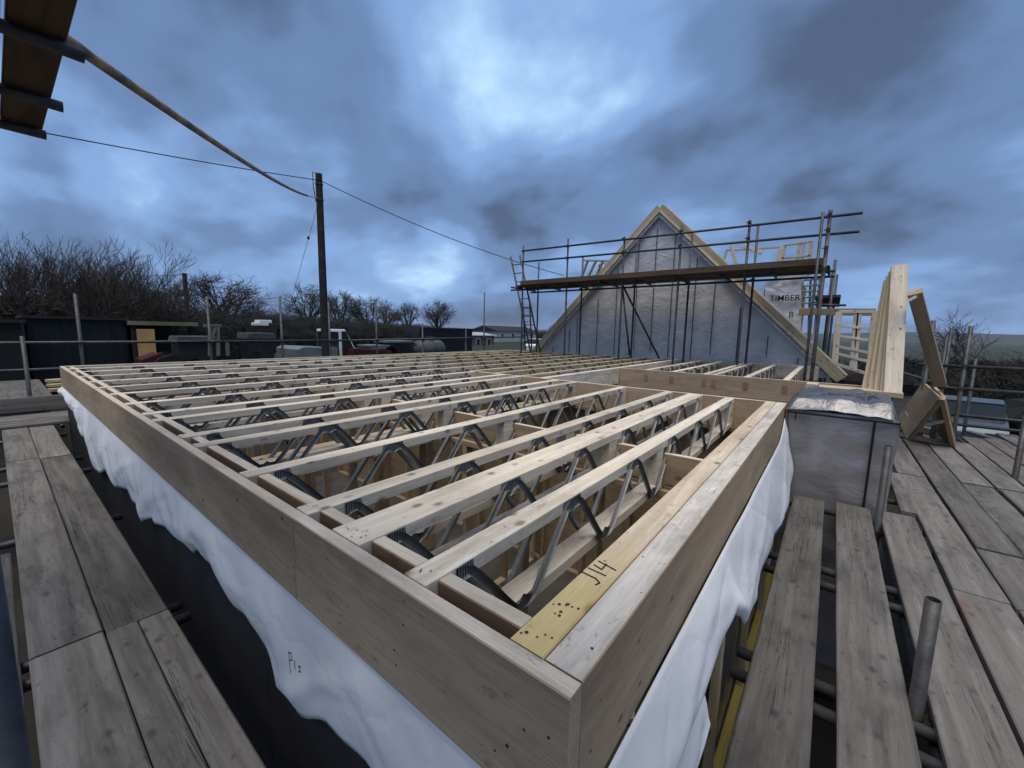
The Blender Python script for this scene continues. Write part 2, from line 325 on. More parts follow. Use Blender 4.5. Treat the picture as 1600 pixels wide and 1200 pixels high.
class MB:
    def __init__(s): s.v, s.f = [], []
    def add(s, vs, fs):
        n = len(s.v); s.v += [Vector(v) for v in vs]; s.f += [tuple(i + n for i in f) for f in fs]; return s
    def box(s, lo, hi):
        x0, y0, z0 = lo; x1, y1, z1 = hi
        return s.add([(x0, y0, z0), (x1, y0, z0), (x1, y1, z0), (x0, y1, z0), (x0, y0, z1), (x1, y0, z1), (x1, y1, z1), (x0, y1, z1)],
                     [(3, 2, 1, 0), (4, 5, 6, 7), (0, 1, 5, 4), (1, 2, 6, 5), (2, 3, 7, 6), (3, 0, 4, 7)])
    def obox(s, p1, p2, w, h, up=(0, 0, 1)):
        m = frame_mtx(p1, p2, up); l = (Vector(p2) - Vector(p1)).length
        q = MB().box((-l / 2, -w / 2, -h / 2), (l / 2, w / 2, h / 2)); return s.add([m @ v for v in q.v], q.f)
    def tube(s, path, r, n=8): return s.add(*tube_geo(path, r, n))
    def prism(s, pts, axis, a, b):
        n = len(pts)
        def P(u, v, t): return (t, u, v) if axis == 0 else ((u, t, v) if axis == 1 else (u, v, t))
        vs = [P(u, v, a) for u, v in pts] + [P(u, v, b) for u, v in pts]
        fs = [(i, (i + 1) % n, (i + 1) % n + n, i + n) for i in range(n)] + [tuple(range(n))[::-1], tuple(range(n, 2 * n))]
        return s.add(vs, fs)
    def build(s, name, mat, parent=None, mtx=None, smooth=False, bevel=0.0, recalc=True):
        me = bpy.data.meshes.new(name)
        mw = mtx or (WM[parent] if parent is not None else Matrix())
        inv = mw.inverted()
        me.from_pydata([tuple(inv @ v) for v in s.v], [], s.f); me.update(); me.materials.append(MT[mat])
        if recalc or bevel:
            bm = bmesh.new(); bm.from_mesh(me); bmesh.ops.recalc_face_normals(bm, faces=bm.faces)
            if bevel: bmesh.ops.bevel(bm, geom=[e for e in bm.edges if len(e.link_faces) == 2 and e.calc_face_angle(0) > 0.5], offset=bevel, segments=2, profile=0.6, affect='EDGES')
            bm.to_mesh(me); bm.free()
        if smooth:
            for p in me.polygons: p.use_smooth = True
        o = bpy.data.objects.new(name, me); return put(o, mw, parent)
def coupler(p, parent, along=(0, 0, 1), across=(1, 0, 0), mat='coupler'):
    """a pressed clamp: two ring halves with their bolts"""
    key = ('coupler', mat)
    if key not in _cache:
        q = MB()
        for ax, off in ((0, 0.026), (1, -0.026)):
            path = [(-0.028, 0, off), (0.028, 0, off)] if ax == 0 else [(0, -0.028, off), (0, 0.028, off)]
            q.tube(path, 0.031, 10)
            q.tube([(0, 0.03, off), (0, 0.062, off)] if ax == 0 else [(0.03, 0, off), (0.062, 0, off)], 0.010, 6)
        q.box((-0.018, -0.018, -0.02), (0.018, 0.018, 0.02))
        me = bpy.data.meshes.new('coupler'); me.from_pydata([tuple(v) for v in q.v], [], q.f); me.update(); me.materials.append(MT[mat]); _cache[key] = me
    x = Vector(along).normalized(); y = Vector(across).normalized(); z = x.cross(y).normalized(); y = z.cross(x)
    m = Matrix((x, y, z)).transposed().to_4x4(); m.translation = Vector(p)
    return put(bpy.data.objects.new('coupler', _cache[key]), m, parent)

# ================================================================== the setting
T = 2.75      # top of the joists
BZ = 1.96     # top of the scaffold boards
def gz(x, y):
    z = 0.0
    if y > 10: z += 1.2 * min(1, (y - 10) / 4)
    if y > 120: z += 0
    if y < -4: z += -0.9 * min(1, (-4 - y) / 8)
    d = math.hypot(x, y)
    z += noise.noise(Vector((x * 0.15, y * 0.15, 0))) * 0.12 * (1 if (y > 10 or y < -3) else 0.3)
    if d > 60: z -= min(1.0, (d - 60) / 300) * 3
    return z
xs = sorted(set([-6000, -3000, -1500, -800, -400, -200, -100, -60] + list(range(-40, 61, 2)) + [70, 85, 100, 130, 160, 200, 300, 400, 600, 900, 1500, 2500, 4000, 6000]))
vs = [(x, y, gz(x, y)) for x in xs for y in xs]; n = len(xs)
fs = [(i * n + j, (i + 1) * n + j, (i + 1) * n + j + 1, i * n + j + 1) for i in range(n - 1) for j in range(n - 1)]
g = mesh_obj('ground', vs, fs, 'mud'); tag(g, kind='structure')
mm = MT['mud']; t = mm.node_tree
geo = nd(t, 'ShaderNodeNewGeometry'); ln = nd(t, 'ShaderNodeVectorMath', operation='LENGTH'); t.links.new(geo.outputs['Position'], ln.inputs[0])
b = t.nodes['Principled BSDF']; old = b.inputs['Base Color'].links[0].from_socket
field = ramp(t, noise_n(t, geo.outputs['Position'], 0.006, 5, 0.6), ((0.35, (0.016, 0.022, 0.012)), (0.5, (0.026, 0.034, 0.016)), (0.65, (0.03, 0.028, 0.018))))
mr = nd(t, 'ShaderNodeMapRange'); t.links.new(ln.outputs['Value'], mr.inputs[0]); mr.inputs[1].default_value = 35; mr.inputs[2].default_value = 75
t.links.new(mixc(t, mr.outputs[0], old, field), b.inputs['Base Color'])
# low far hills
random.seed(5)
def hill(cx, cy, length, depth, hgt, ang, nm='hill'):
    vs, fs = [], []; nx, ny = 40, 10
    for i in range(nx + 1):
        for j in range(ny + 1):
            u, v = i / nx * 2 - 1, j / ny * 2 - 1
            h = hgt * max(0, (1 - u * u)) * max(0, 1 - v * v) * (0.8 + 0.5 * noise.noise(Vector((u * 3 + cx, v * 1.5, 1)))) - 6
            x, y = u * length / 2, v * depth / 2
            vs.append((cx + x * math.cos(ang) - y * math.sin(ang), cy + x * math.sin(ang) + y * math.cos(ang), h))
    for i in range(nx):
        for j in range(ny): a = i * (ny + 1) + j; fs.append((a, a + ny + 1, a + ny + 2, a + 1))
    o = mesh_obj(nm, vs, fs, 'grass', smooth=True); tag(o, kind='structure')
hill(2300, -700, 2600, 600, 42, 1.9); hill(2500, 700, 2400, 700, 52, 2.0); hill(1000, 2300, 2600, 700, 40, 2.9)
s = MB().box((0.7, 0.42, 0.02), (10.9, 8.6, 0.14)).build('floor_slab', 'slab'); tag(s, kind='structure')

# ================================================================== floor frame with open web joists
random.seed(11)
X0, XR, Y0, Y1 = 0.555, 0.600, 0.296, 8.70
XH1, XH2, XE = 4.56, 7.05, 10.85
fr = thing('floor_frame', 'large pale timber floor frame with rows of metal web joists', 'floor frame', (X0, Y0, T))
D = 0.292
# front rim in two lengths, right rim, back rim, end rim
blk('rim_board', (X0, Y0, T - D), (XR - .002, 1.335, T), 'lvl', fr, topmat='lvl_edge')
blk('rim_board', (X0, 1.338, T - D), (XR - .002, 5.2, T - 0.001), 'lvl', fr, topmat='lvl_edge')
blk('rim_board', (X0, 5.203, T - D), (XR - .002, Y1, T), 'lvl', fr, topmat='lvl_edge')
blk('rim_board', (XR, Y0, T - D), (2.62, Y0 + 0.082, T), 'lvl', fr, topmat='rim_edge')
blk('rim_board', (2.623, Y0, T - D), (XH1 + .045, Y0 + 0.082, T - 0.002), 'lvl', fr, topmat='rim_edge')
blk('rim_board', (XR, Y1 - 0.045, T - D), (XE, Y1, T), 'pine', fr)
blk('rim_board', (XE, 0.2, T - D), (XE + 0.045, Y1, T), 'pine', fr)
blk('header', (XH1, Y0 + .084, T - D), (XH1 + 0.045, 4.26, T), 'lvl', fr, topmat='pine')
blk('header', (XH2, -0.56, T - D), (XH2 + 0.045, 3.02, T), 'lvl', fr, topmat='pine')
blk('trimmer', (XH1 + .045, 3.05, T - D), (XE, 3.135, T), 'pine', fr)
# web geometry -----------------------------------------------------
CH, CW = 0.047, 0.084
ztop, zbot = D / 2 - CH * 0.5, -D / 2 + CH * 0.5
def web_geo(pitch, side):
    """one stamped V: folded channel legs running between three nail plates"""
    pts = []
    H = ztop - zbot; hw = pitch / 2
    for i in range(25):
        u = i / 24 * 2 - 1; a = abs(u)
        z = (a - 0.13) / 0.72
        z = max(0, min(1, z)); z = z * z * (3 - 2 * z) * 0.15 + z * 0.85
        pts.append((u * hw, zbot + z * H))
    vs, fs, pl = [], [], []
    y0 = side * (CW / 2 + 0.0012); dep = 0.013 * side
    for i, (x, z) in enumerate(pts):
        x2, z2 = pts[min(i + 1, 24)]; x1, z1 = pts[max(i - 1, 0)]
        d = Vector((x2 - x1, z2 - z1)).normalized(); nx, nz = -d.y, d.x
        a = abs(x) / hw; e = min(a, 1 - a) * 2
        wd = 0.0145 + 0.020 * max(0, 1 - e / 0.30)
        dd = dep * min(1, e / 0.4)
        for k, yy in ((-1, y0 + dd + side * 0.002), (-0.62, y0), (0.62, y0), (1, y0 + dd + side * 0.002)):
            vs.append((x + nx * wd * k, yy, max(-D / 2 + .004, min(D / 2 - .004, z + nz * wd * k)))); pl.append(max(0, 1 - e / 0.45))
    for i in range(24):
        for k in range(3): a = i * 4 + k; fs.append((a, a + 1, a + 5, a + 4))
    for cx, cz in ((-hw + 0.035, ztop), (0, zbot), (hw - 0.035, ztop)):
        s0 = len(vs); hx, hz = (0.055 if cx == 0 else 0.036), CH * 0.44
        for dx, dz in ((-hx, -hz), (hx, -hz), (hx * 0.8, hz), (-hx * 0.8, hz)):
            vs.append((cx + dx, y0 + side * 0.002, cz + dz * (1 if cx else -1))); pl.append(1.0)
        fs.append((s0, s0 + 1, s0 + 2, s0 + 3))
    return vs, fs, pl
def web_mesh(pitch, side):
    key = ('web', pitch, side)
    if key not in _cache:
        vs, fs, pl = web_geo(pitch, side)
        me = bpy.data.meshes.new('metal_web'); me.from_pydata(vs, [], fs); me.update(); me.materials.append(MT['web'])
        at = me.attributes.new('plate', 'FLOAT', 'POINT'); at.data.foreach_set('value', pl); _cache[key] = me
    return _cache[key]
far_v, far_f, far_p = [], [], []
web_count = [0]
PITCH = 0.61
def joist(y, xa, xb, x0w, mat='pine', near=False, block=None, wd=CW):
    """chords and end blocks are one stick; webs hang on both its sides"""
    cx = (xa + xb) / 2; mtx = Matrix.Translation((cx, y, T - D / 2)); q = MB()
    def bar(lo, hi, zt=0.0): q.box((lo[0] - cx, lo[1], lo[2]), (hi[0] - cx, hi[1], hi[2]))
    h = D / 2; hw = wd / 2; dz = random.uniform(-0.002, 0.002)
    bar((xa, -hw, h - CH + dz), (xb, hw, h + dz)); bar((xa, -hw, -h), (xb, hw, -h + CH))
    e = 0.001
    bar((xa + .002, -hw + e, -h + CH - e), (xa + 0.05, hw - e, h - CH + e)); bar((xb - 0.10, -hw + e, -h + CH - e), (xb - .002, hw - e, h - CH + e))
    for bx in (block or []): bar((bx - 0.075, -hw + e, -h + CH - e), (bx + 0.03, hw - e, h - CH + e))
    for v in q.v: v.y += 0.004 * math.sin(v.x * 0.5 + y)
    me = bpy.data.meshes.new('joist'); me.from_pydata([tuple(v) for v in q.v], [], q.f); me.update(); me.materials.append(MT[mat])
    bm = bmesh.new(); bm.from_mesh(me)
    bmesh.ops.bevel(bm, geom=list(bm.edges), offset=0.0025, segments=1, affect='EDGES'); bm.to_mesh(me); bm.free()
    o = put(bpy.data.objects.new('joist', me), mtx, fr)
    x = x0w
    while x + PITCH / 2 < xb - 0.05:
        skip = any(abs(x - bx) < 0.16 for bx in (block or []))
        for side in (-1, 1):
            if near and web_count[0] < 290:
                wm = Matrix.Translation((x, y + side * (hw - CW / 2), T - D / 2))
                put(bpy.data.objects.new('metal_web', web_mesh(PITCH, side)), wm, o); web_count[0] += 1
            else:
                vs, fs, pl = web_geo(PITCH, side); n0 = len(far_v)
                far_v.extend([(a + x, b + y + side * (hw - CW / 2), c + T - D / 2) for a, b, c in vs]); far_f.extend([tuple(i + n0 for i in f) for f in fs]); far_p.extend(pl)
        x += PITCH
    return o
near_ys = [0.77, 1.37, 1.90, 2.56, 2.83, 3.45, 3.74, 4.33]
SB = 2.40
trj = blk('trimmer', (XR, Y0 + 0.085, T - D), (XH1, Y0 + 0.168, T - 0.001), 'trimmer', fr)
for y in near_ys:
    end = XH1 if y < 4.0 else XH1 + 0.0
    joist(y, XR, end, 1.01 + random.uniform(-.03, .03), near=True, block=[SB - 0.03])
joist(1.095, XR, XH1, 1.0, near=True, block=[SB - 0.03], wd=0.15)
for y in (4.99, 5.60, 6.24, 6.93, 7.62, 8.16): joist(y, XR, 5.35, 1.0, near=(y < 5.2), block=[SB - 0.03])
for y in (3.45, 3.95, 4.42, 4.99, 5.60, 6.24, 6.93, 7.62, 8.16):
    xa = 5.352 if y > 4.6 else XH1 + 0.047
    joist(y + (0.02 if y > 4.6 else 0), xa, XE, 5.8, mat='pine_yellow')
for y in (0.50, 1.00, 1.59, 2.10, 2.54): joist(y, XH2 + 0.047, XE, 7.4)
joist(1.45, XH2 + 0.047, XE, 7.4)
me = bpy.data.meshes.new('metal_web'); me.from_pydata(far_v, [], far_f); me.update(); me.materials.append(MT['web'])
at = me.attributes.new('plate', 'FLOAT', 'POINT'); at.data.foreach_set('value', far_p)
o = bpy.data.objects.new('far_metal_webs', me); put(o, Matrix(), fr); o['kind'] = 'stuff'
# blocking along the front rim and the strongback between joists
edges = [(Y0 + 0.168, Y0 + 0.168)] + sorted([(y - CW / 2, y + CW / 2) for y in near_ys + [4.99, 5.60, 6.24, 6.93, 7.62, 8.16]] + [(1.02, 1.17)]) + [(Y1 - 0.045,) * 2]
for (a0, a1), (b0, b1) in zip(edges[:-1], edges[1:]):
    if b0 - a1 < 0.04: continue
    blk('blocking', (0.640, a1 + .002, T - D + .01), (0.686, b0 - .002, T - random.uniform(0.001, 0.006)), 'plyred', fr, axis=1, topmat='lvl_edge')
    if a1 < 8: blk('strongback', (SB, a1 + .002, T - 0.26), (SB + 0.040, b0 - .002, T - 0.07 - random.uniform(0, .01)), 'stud', fr, axis=1, topmat='pine')
# joist hangers seen on the stairwell header
for y in (0.50, 1.00, 1.45, 1.59, 2.10, 2.54):
    MB().box((XH2 - 0.004, y - 0.035, T - D + 0.09), (XH2 - 0.001, y + 0.035, T - 0.08)).build('joist_hanger', 'plyred', fr)
# nail heads driven into the rims and joist ends
random.seed(77); q = MB()
def nail(p, nrm, r=0.003):
    p, nrm = Vector(p), Vector(nrm); u = nrm.orthogonal().normalized(); v = nrm.cross(u); k = random.uniform(.7, 1.3) * r
    q.add([p + nrm * .0012 + (u * math.cos(a * 1.047) + v * math.sin(a * 1.047)) * k for a in range(6)], [tuple(range(6))])
for i in range(14): nail((random.uniform(.62, .80), random.uniform(Y0 + .095, Y0 + .16), T - .001), (0, 0, 1), .0036)
for i in range(26): nail((random.uniform(.65, 4.4), random.uniform(Y0 + .01, Y0 + .16), T - .0005), (0, 0, 1))
for y in near_ys + [1.07, 1.13, 4.99, 5.6]:
    for i in range(3): nail((XR + random.uniform(.01, .05), y + random.uniform(-.03, .03), T + .002), (0, 0, 1))
    for i in range(4): nail((X0 - .0005, y + random.uniform(-.03, .03), T - .04 - .065 * i + random.uniform(-.02, .02)), (-1, 0, 0))
for i in range(34): nail((random.uniform(.62, 4.4), Y0 - .0005, T - random.uniform(.03, .26)), (0, -1, 0))
for i in range(6): nail((X0 - .0005, Y0 + random.uniform(.02, .18), T - random.uniform(.03, .26)), (-1, 0, 0), .0035)
for i in range(60): nail((random.uniform(.65, 4.4), random.choice(near_ys) + random.uniform(-.035, .035), T + .002), (0, 0, 1), .0022)
o = q.build('nail_heads', 'coupler', fr); o['kind'] = 'stuff'
# pen marks on the yellow board
def pen(name, strokes, mtx, parent, wd=0.004, mat='ink'):
    q = MB()
    for st in strokes:
        for a, b2 in zip(st[:-1], st[1:]):
            q.obox((a[0], a[1], 0), (b2[0], b2[1], 0), wd, 0.0008)
    return MB().add([mtx @ v for v in q.v], q.f).build(name, mat, parent)
pen('pen_mark', [[(-.055, .03), (-.03, .034)], [(-.04, .033), (-.037, -.01), (-.045, -.028), (-.06, -.025)], [(-.012, .032), (-.008, -.022)], [(.012, .03), (.008, .002), (.04, .008)], [(.036, .032), (.033, -.026)]],
    Matrix.Translation((0.935, 0.425, T + 0.0006)) @ Matrix.Rotation(rad(-8), 4, 'Z') @ Matrix.Scale(1.0, 4), trj, 0.0035)

# ================================================================== ground floor walls under the frame
def wall_studs(name, label, p1, p2, zt, zb=0.14, step=0.6, th=0.09, mat='stud', sheet=None, sheetside=1):
    p1, p2 = Vector((*p1, 0)), Vector((*p2, 0)); d = (p2 - p1); l = d.length; d.normalize(); nrm = Vector((-d.y, d.x, 0))
    r = thing(name, label, 'wall', (p1.x, p1.y, zb))
    Z = Vector((0, 0, 1))
    beam('bottom_plate', p1 + Z * (zb + .0225), p2 + Z * (zb + .0225), th, 0.045, mat, r)
    beam('top_plate', p1 + Z * (zt - .0225), p2 + Z * (zt - .0225), th, 0.045, mat, r)
    k = int(l / step)
    for i in range(k + 1):
        q = p1 + d * (0.025 + i * (l - 0.05) / max(k, 1))
        beam('stud', q + Z * (zb + .046), q + Z * (zt - .046), 0.045 if abs(d.x) > .5 else th, th if abs(d.x) > .5 else 0.045, mat, r, up=(0, 1, 0))
    if sheet:
        c = nrm * sheetside * (th / 2 + 0.008)
        nb = max(1, int(l / 1.2))
        for i in range(nb):
            a, b2 = p1 + d * (l * i / nb + .002) + c, p1 + d * (l * (i + 1) / nb - .002) + c
            beam('sheathing_panel', a + Z * ((zt + zb) / 2), b2 + Z * ((zt + zb) / 2), 0.012, zt - zb - .1, sheet, r)
    return r
ZW = T - D - 0.004
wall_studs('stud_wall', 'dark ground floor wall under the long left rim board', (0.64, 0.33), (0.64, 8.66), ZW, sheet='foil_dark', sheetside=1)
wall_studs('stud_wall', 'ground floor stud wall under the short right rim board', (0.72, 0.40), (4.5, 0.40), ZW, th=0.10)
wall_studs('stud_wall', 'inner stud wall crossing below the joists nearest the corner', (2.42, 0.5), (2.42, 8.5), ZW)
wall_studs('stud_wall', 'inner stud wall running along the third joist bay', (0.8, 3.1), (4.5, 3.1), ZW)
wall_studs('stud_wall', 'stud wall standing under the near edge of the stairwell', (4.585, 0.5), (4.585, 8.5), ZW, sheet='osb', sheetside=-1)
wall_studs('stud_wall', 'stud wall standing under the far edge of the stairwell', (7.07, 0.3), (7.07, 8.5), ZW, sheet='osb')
# sheathing, foil and battens seen in the slot on the right
rw = thing('battened_partition', 'foil faced wall panel with yellow battens behind right white membrane', 'wall', (2, 0.30, 0.14))
for i in range(4): blk('batten', (0.9 + i * 0.9, 0.248, 0.2), (0.95 + i * 0.9, 0.285, 2.3), 'pine_yellow', rw)
blk('ledger', (0.8, 0.242, 1.15), (4.4, 0.286, 1.20), 'board_yellow', rw)
for i in range(3):
    q = MB(); n1_, n2_ = 18, 16; vs = []; fs = []
    xa, xb = 0.8 + i * 1.22, 2.0 + i * 1.22
    for a in range(n1_ + 1):
        for c_ in range(n2_ + 1):
            x = xa + (xb - xa) * a / n1_; z = 0.3 + 2.1 * c_ / n2_
            vs.append((x, 0.296 + 0.014 * noise.noise(Vector((x * 5, z * 4, i))), z))
    for a in range(n1_):
        for c_ in range(n2_): k = a * (n2_ + 1) + c_; fs.append((k, k + 1, k + n2_ + 2, k + n2_ + 1))
    q.add(vs, fs).build('foil_sheet', 'foil_bright', rw, smooth=True, recalc=False)
def text_obj(name, body, size, mtx, mat, parent, ext=0.0008):
    cu = bpy.data.curves.new(name, 'FONT'); cu.body = body; cu.size = size; cu.extrude = ext; cu.align_x = 'CENTER'; cu.align_y = 'CENTER'; cu.offset = size * 0.010
    to = bpy.data.objects.new('tmp', cu); C.objects.link(to); dg = bpy.context.evaluated_depsgraph_get()
    me = bpy.data.meshes.new_from_object(to.evaluated_get(dg)); bpy.data.objects.remove(to)
    me.materials.clear(); me.materials.append(MT[mat]); me.name = name
    return put(bpy.data.objects.new(name, me), mtx, parent)
text_obj('print', '00', 0.16, Matrix.Translation((1.62, 0.275, 1.55)) @ Matrix.Rotation(rad(90), 4, 'X'), 'inkgrey', rw)

# ================================================================== white membranes hanging from the rims
def interp(tab, u):
    for (a, va), (b2, vb) in zip(tab[:-1], tab[1:]):
        if a <= u <= b2:
            t_ = (u - a) / (b2 - a); return va + (vb - va) * t_
    return tab[0][1] if u < tab[0][0] else tab[-1][1]
ltab = [(0.2, 2.02), (0.5, 2.10), (0.72, 2.13), (0.88, 2.20), (1.09, 2.20), (1.28, 2.10), (1.42, 2.11), (1.47, 2.18), (1.8, 2.20), (2.06, 2.20), (2.20, 2.25), (2.4, 2.25), (2.5, 2.20), (2.9, 2.22), (3.3, 2.15), (3.62, 2.03), (3.75, 2.10), (4.1, 2.13), (4.6, 2.02), (5.1, 2.06), (5.5, 1.92), (5.95, 1.88), (6.15, 2.08), (6.8, 2.26), (7.4, 2.30), (8.0, 2.36), (8.72, 2.34)]
nu, nv = 260, 16; vs, fs = [], []
for i in range(nu + 1):
    y = 0.2 + (8.72 - 0.2) * i / nu
    zt = T - D + 0.006 - 0.018 * max(0, noise.noise(Vector((y * 1.7, 3, 0)))); zb_ = interp(ltab, y) + 0.02 * noise.noise(Vector((y * 6, 9, 1)))
    for j in range(nv + 1):
        v = j / nv
        fold = noise.noise(Vector((y * 2.2 + v * 0.8, v * 1.4, 5))) * 0.030 * v + noise.noise(Vector((y * 5 + v * 2, v * 2, 8))) * 0.006 * v
        fold -= 0.02 * v * max(0, 1 - abs(noise.noise(Vector((y * 1.1 - v * 0.9, v * .5, 41)))) * 7) - 0.012 * v * max(0, 1 - abs(noise.noise(Vector((y * 2.1 + v * 1.3, v * .4, 47)))) * 9)
        x = 0.566 - 0.062 * math.sin(v * 2.0) + fold + (0.02 * v * v)
        x = min(x, 0.568)
        vs.append((x, y, zt + (zb_ - zt) * v))
for i in range(nu):
    for j in range(nv): a = i * (nv + 1) + j; fs.append((a, a + 1, a + nv + 2, a + nv + 1))
lm = mesh_obj('white_membrane', vs, fs, 'white', smooth=True); tag(lm, 'white membrane hanging in a wavy strip below the left rim board', 'membrane')
so_ = lm.modifiers.new('thickness', 'SOLIDIFY'); so_.thickness = 0.0012
pen('pen_mark', [[(-.05, .03), (-.045, -.05)], [(-.05, .025), (-.03, .035), (-.025, .01), (-.045, .0)], [(-.005, .02), (-.008, -.005), (.0, -.01)], [(.04, .022), (.022, .016), (.036, .002), (.018, -.008)]],
    Matrix.Translation(px_((462, 1042), 0.455)) @ Matrix.Rotation(rad(-90), 4, 'Z') @ Matrix.Rotation(rad(90), 4, 'X') @ Matrix.Scale(0.85, 4), lm, 0.004)
rtab = [(0.5, 2.10), (0.9, 2.12), (1.10, 2.16), (1.40, 2.26), (1.62, 2.24), (1.80, 2.23), (1.95, 2.10), (2.5, 2.00), (3.1, 1.99), (3.6, 1.93), (4.1, 1.95), (4.4, 2.05)]
nu, nv = 170, 16; vs, fs = [], []
for i in range(nu + 1):
    x = 0.54 + (4.40 - 0.54) * i / nu
    zt = T - D + 0.008 - 0.03 * max(0, noise.noise(Vector((x * 1.5, 13, 0)))) + (0.18 * ((x - 4.0) / 0.4) ** 2 if x > 4.0 else 0); zb_ = interp(rtab, x)
    for j in range(nv + 1):
        v = j / nv
        fold = noise.noise(Vector((x * 2.0 - v * 1.5, v * 1.6, 25))) * 0.032 * v + noise.noise(Vector((x * 5 - v * 4, v * 2, 28))) * 0.006 * v
        fold -= 0.02 * v * max(0, 1 - abs(noise.noise(Vector((x * 1.1 + v * 1.4, v * .5, 51)))) * 7)
        y = 0.288 - 0.085 * math.sin(v * 2.0) + fold + (0.03 * v if x < 1.8 else 0)
        vs.append((x, min(y, 0.290), zt + (zb_ - zt) * v))
for i in range(nu):
    for j in range(nv): a = i * (nv + 1) + j; fs.append((a, a + nv + 1, a + nv + 2, a + 1))
rm = mesh_obj('white_membrane', vs, fs, 'white', smooth=True); tag(rm, 'white membrane hanging in folds below the right rim board by the boards', 'membrane')
so_ = rm.modifiers.new('thickness', 'SOLIDIFY'); so_.thickness = 0.0012
# loose lower flap
vs, fs = [], []
for i in range(41):
    x = 0.5 + 0.95 * i / 40
    for j in range(13):
        v = j / 12; zb_ = 1.35 + 0.75 * (x - 0.5) ** 1.2
        vs.append((x - 0.05 * v, 0.262 - 0.05 * v + 0.03 * noise.noise(Vector((x * 5, v * 2, 3))), 2.22 + (min(zb_, 2.1) - 2.22) * v))
for i in range(40):
    for j in range(12): a = i * 13 + j; fs.append((a, a + 13, a + 14, a + 1))
fl = mesh_obj('lower_flap', vs, fs, 'white', rm, WM[rm], smooth=True)

# ================================================================== scaffold boards and tubes
random.seed(3)
def board(p1, p2, parent, mat='scaf', w_=0.222, th=0.038, z=BZ, name='board', tilt=0.0):
    p1, p2 = Vector((p1[0], p1[1], 0)), Vector((p2[0], p2[1], 0)); l = (p2 - p1).length; dz = random.uniform(-0.004, 0.003)
    key = ('board', round(l, 2), mat, round(w_, 3), random.randint(0, 3))
    if key not in _cache:
        vs, fs = [], []; nseg = max(4, int(l / 0.25)); rs = random.random() * 90
        ringb = [(-w_ / 2 + .004, -th), (w_ / 2 - .004, -th), (w_ / 2, -th + .004), (w_ / 2, -.005), (w_ / 2 - .006, 0), (0, 0), (-w_ / 2 + .006, 0), (-w_ / 2, -.005), (-w_ / 2, -th + .004)]
        for i in range(nseg + 1):
            x = -l / 2 + l * i / nseg; wz = 0.004 * noise.noise(Vector((x * 0.8, rs, 0))); cup = 0.002 * noise.noise(Vector((x * .5, rs, 4)))
            for yy, z_ in ringb:
                e = 0.0025 * noise.noise(Vector((x * 3, rs, yy * 9)))
                vs.append((x, yy + (e if abs(yy) > .1 else 0), z_ + wz + (cup if abs(yy) > .1 else 0)))
        k = 9
        for i in range(nseg):
            for j in range(k): fs.append((i * k + j, i * k + (j + 1) % k, (i + 1) * k + (j + 1) % k, (i + 1) * k + j))
        fs.append(tuple(range(k))); fs.append(tuple(range(nseg * k, nseg * k + k)))
        me = bpy.data.meshes.new('board'); me.from_pydata(vs, [], fs); me.update(); me.materials.append(MT[mat])
        bm = bmesh.new(); bm.from_mesh(me); bmesh.ops.recalc_face_normals(bm, faces=bm.faces); bm.to_mesh(me); bm.free(); _cache[key] = me
    m = frame_mtx(p1, p2) @ Matrix.Rotation(tilt, 4, 'X'); m.translation.z = z + dz
    return put(bpy.data.objects.new(name, _cache[key]), m, parent)
# ---- left platform
ls = thing('scaffold_platform', 'grey scaffold walkway with two board rows beside the left rim', 'scaffold', (0.2, 4, 0))
board((0.084, -1.3), (0.084, 2.525), ls); board((0.085, 2.54), (0.08, 6.43), ls); board((0.08, 6.445), (0.075, 8.42), ls)
board((0.245, -1.3), (0.256, 2.50), ls, w_=0.108); board((0.364, -1.3), (0.37, 2.49), ls, w_=0.112)
board((0.315, 2.505), (0.31, 6.37), ls); board((0.305, 6.385), (0.305, 8.40), ls)
board((-0.16, 0.2), (-0.16, 3.9), ls, z=BZ - 0.01)
for y in (-0.2, 1.0, 2.46, 2.6, 4.2, 5.8, 6.41, 7.9): tube('transom', (-0.35, y, BZ - 0.064), (0.50, y, BZ - 0.064), 'tube_dark', ls)
for y in (0.95, 4.1, 7.7):
    tube('standard', (-0.245, y, 0), (-0.245, y, BZ + 1.35 if y > 2 else BZ + 0.2), 'tube_dark', ls)
tube('ledger', (-0.29, -1.5, BZ - 0.115), (-0.29, 9.0, BZ - 0.115), 'tube_dark', ls)
tube('standard', (-0.052, 1.22, 0), (-0.052, 1.22, 3.3), 'tube_dark', ls)
coupler((-0.052, 1.22, BZ - 0.1), ls)
# cross platform beyond the far left corner
cs = thing('scaffold_platform', 'cross walkway of grey boards past the far left frame corner', 'scaffold', (0, 9, 0))
for i in range(4): board((-1.6, 8.62 + i * 0.235), (3.0, 8.62 + i * 0.235), cs, z=BZ + 0.03)
for x in (-1.2, 0.5, 2.4): tube('transom', (x, 8.4, BZ - 0.04), (x, 9.9, BZ - 0.04), 'tube_dark', cs)
beam('toe_board', (-1.6, 9.62, BZ + 0.16), (3.0, 9.62, BZ + 0.16), 0.038, 0.22, 'scaf', cs)
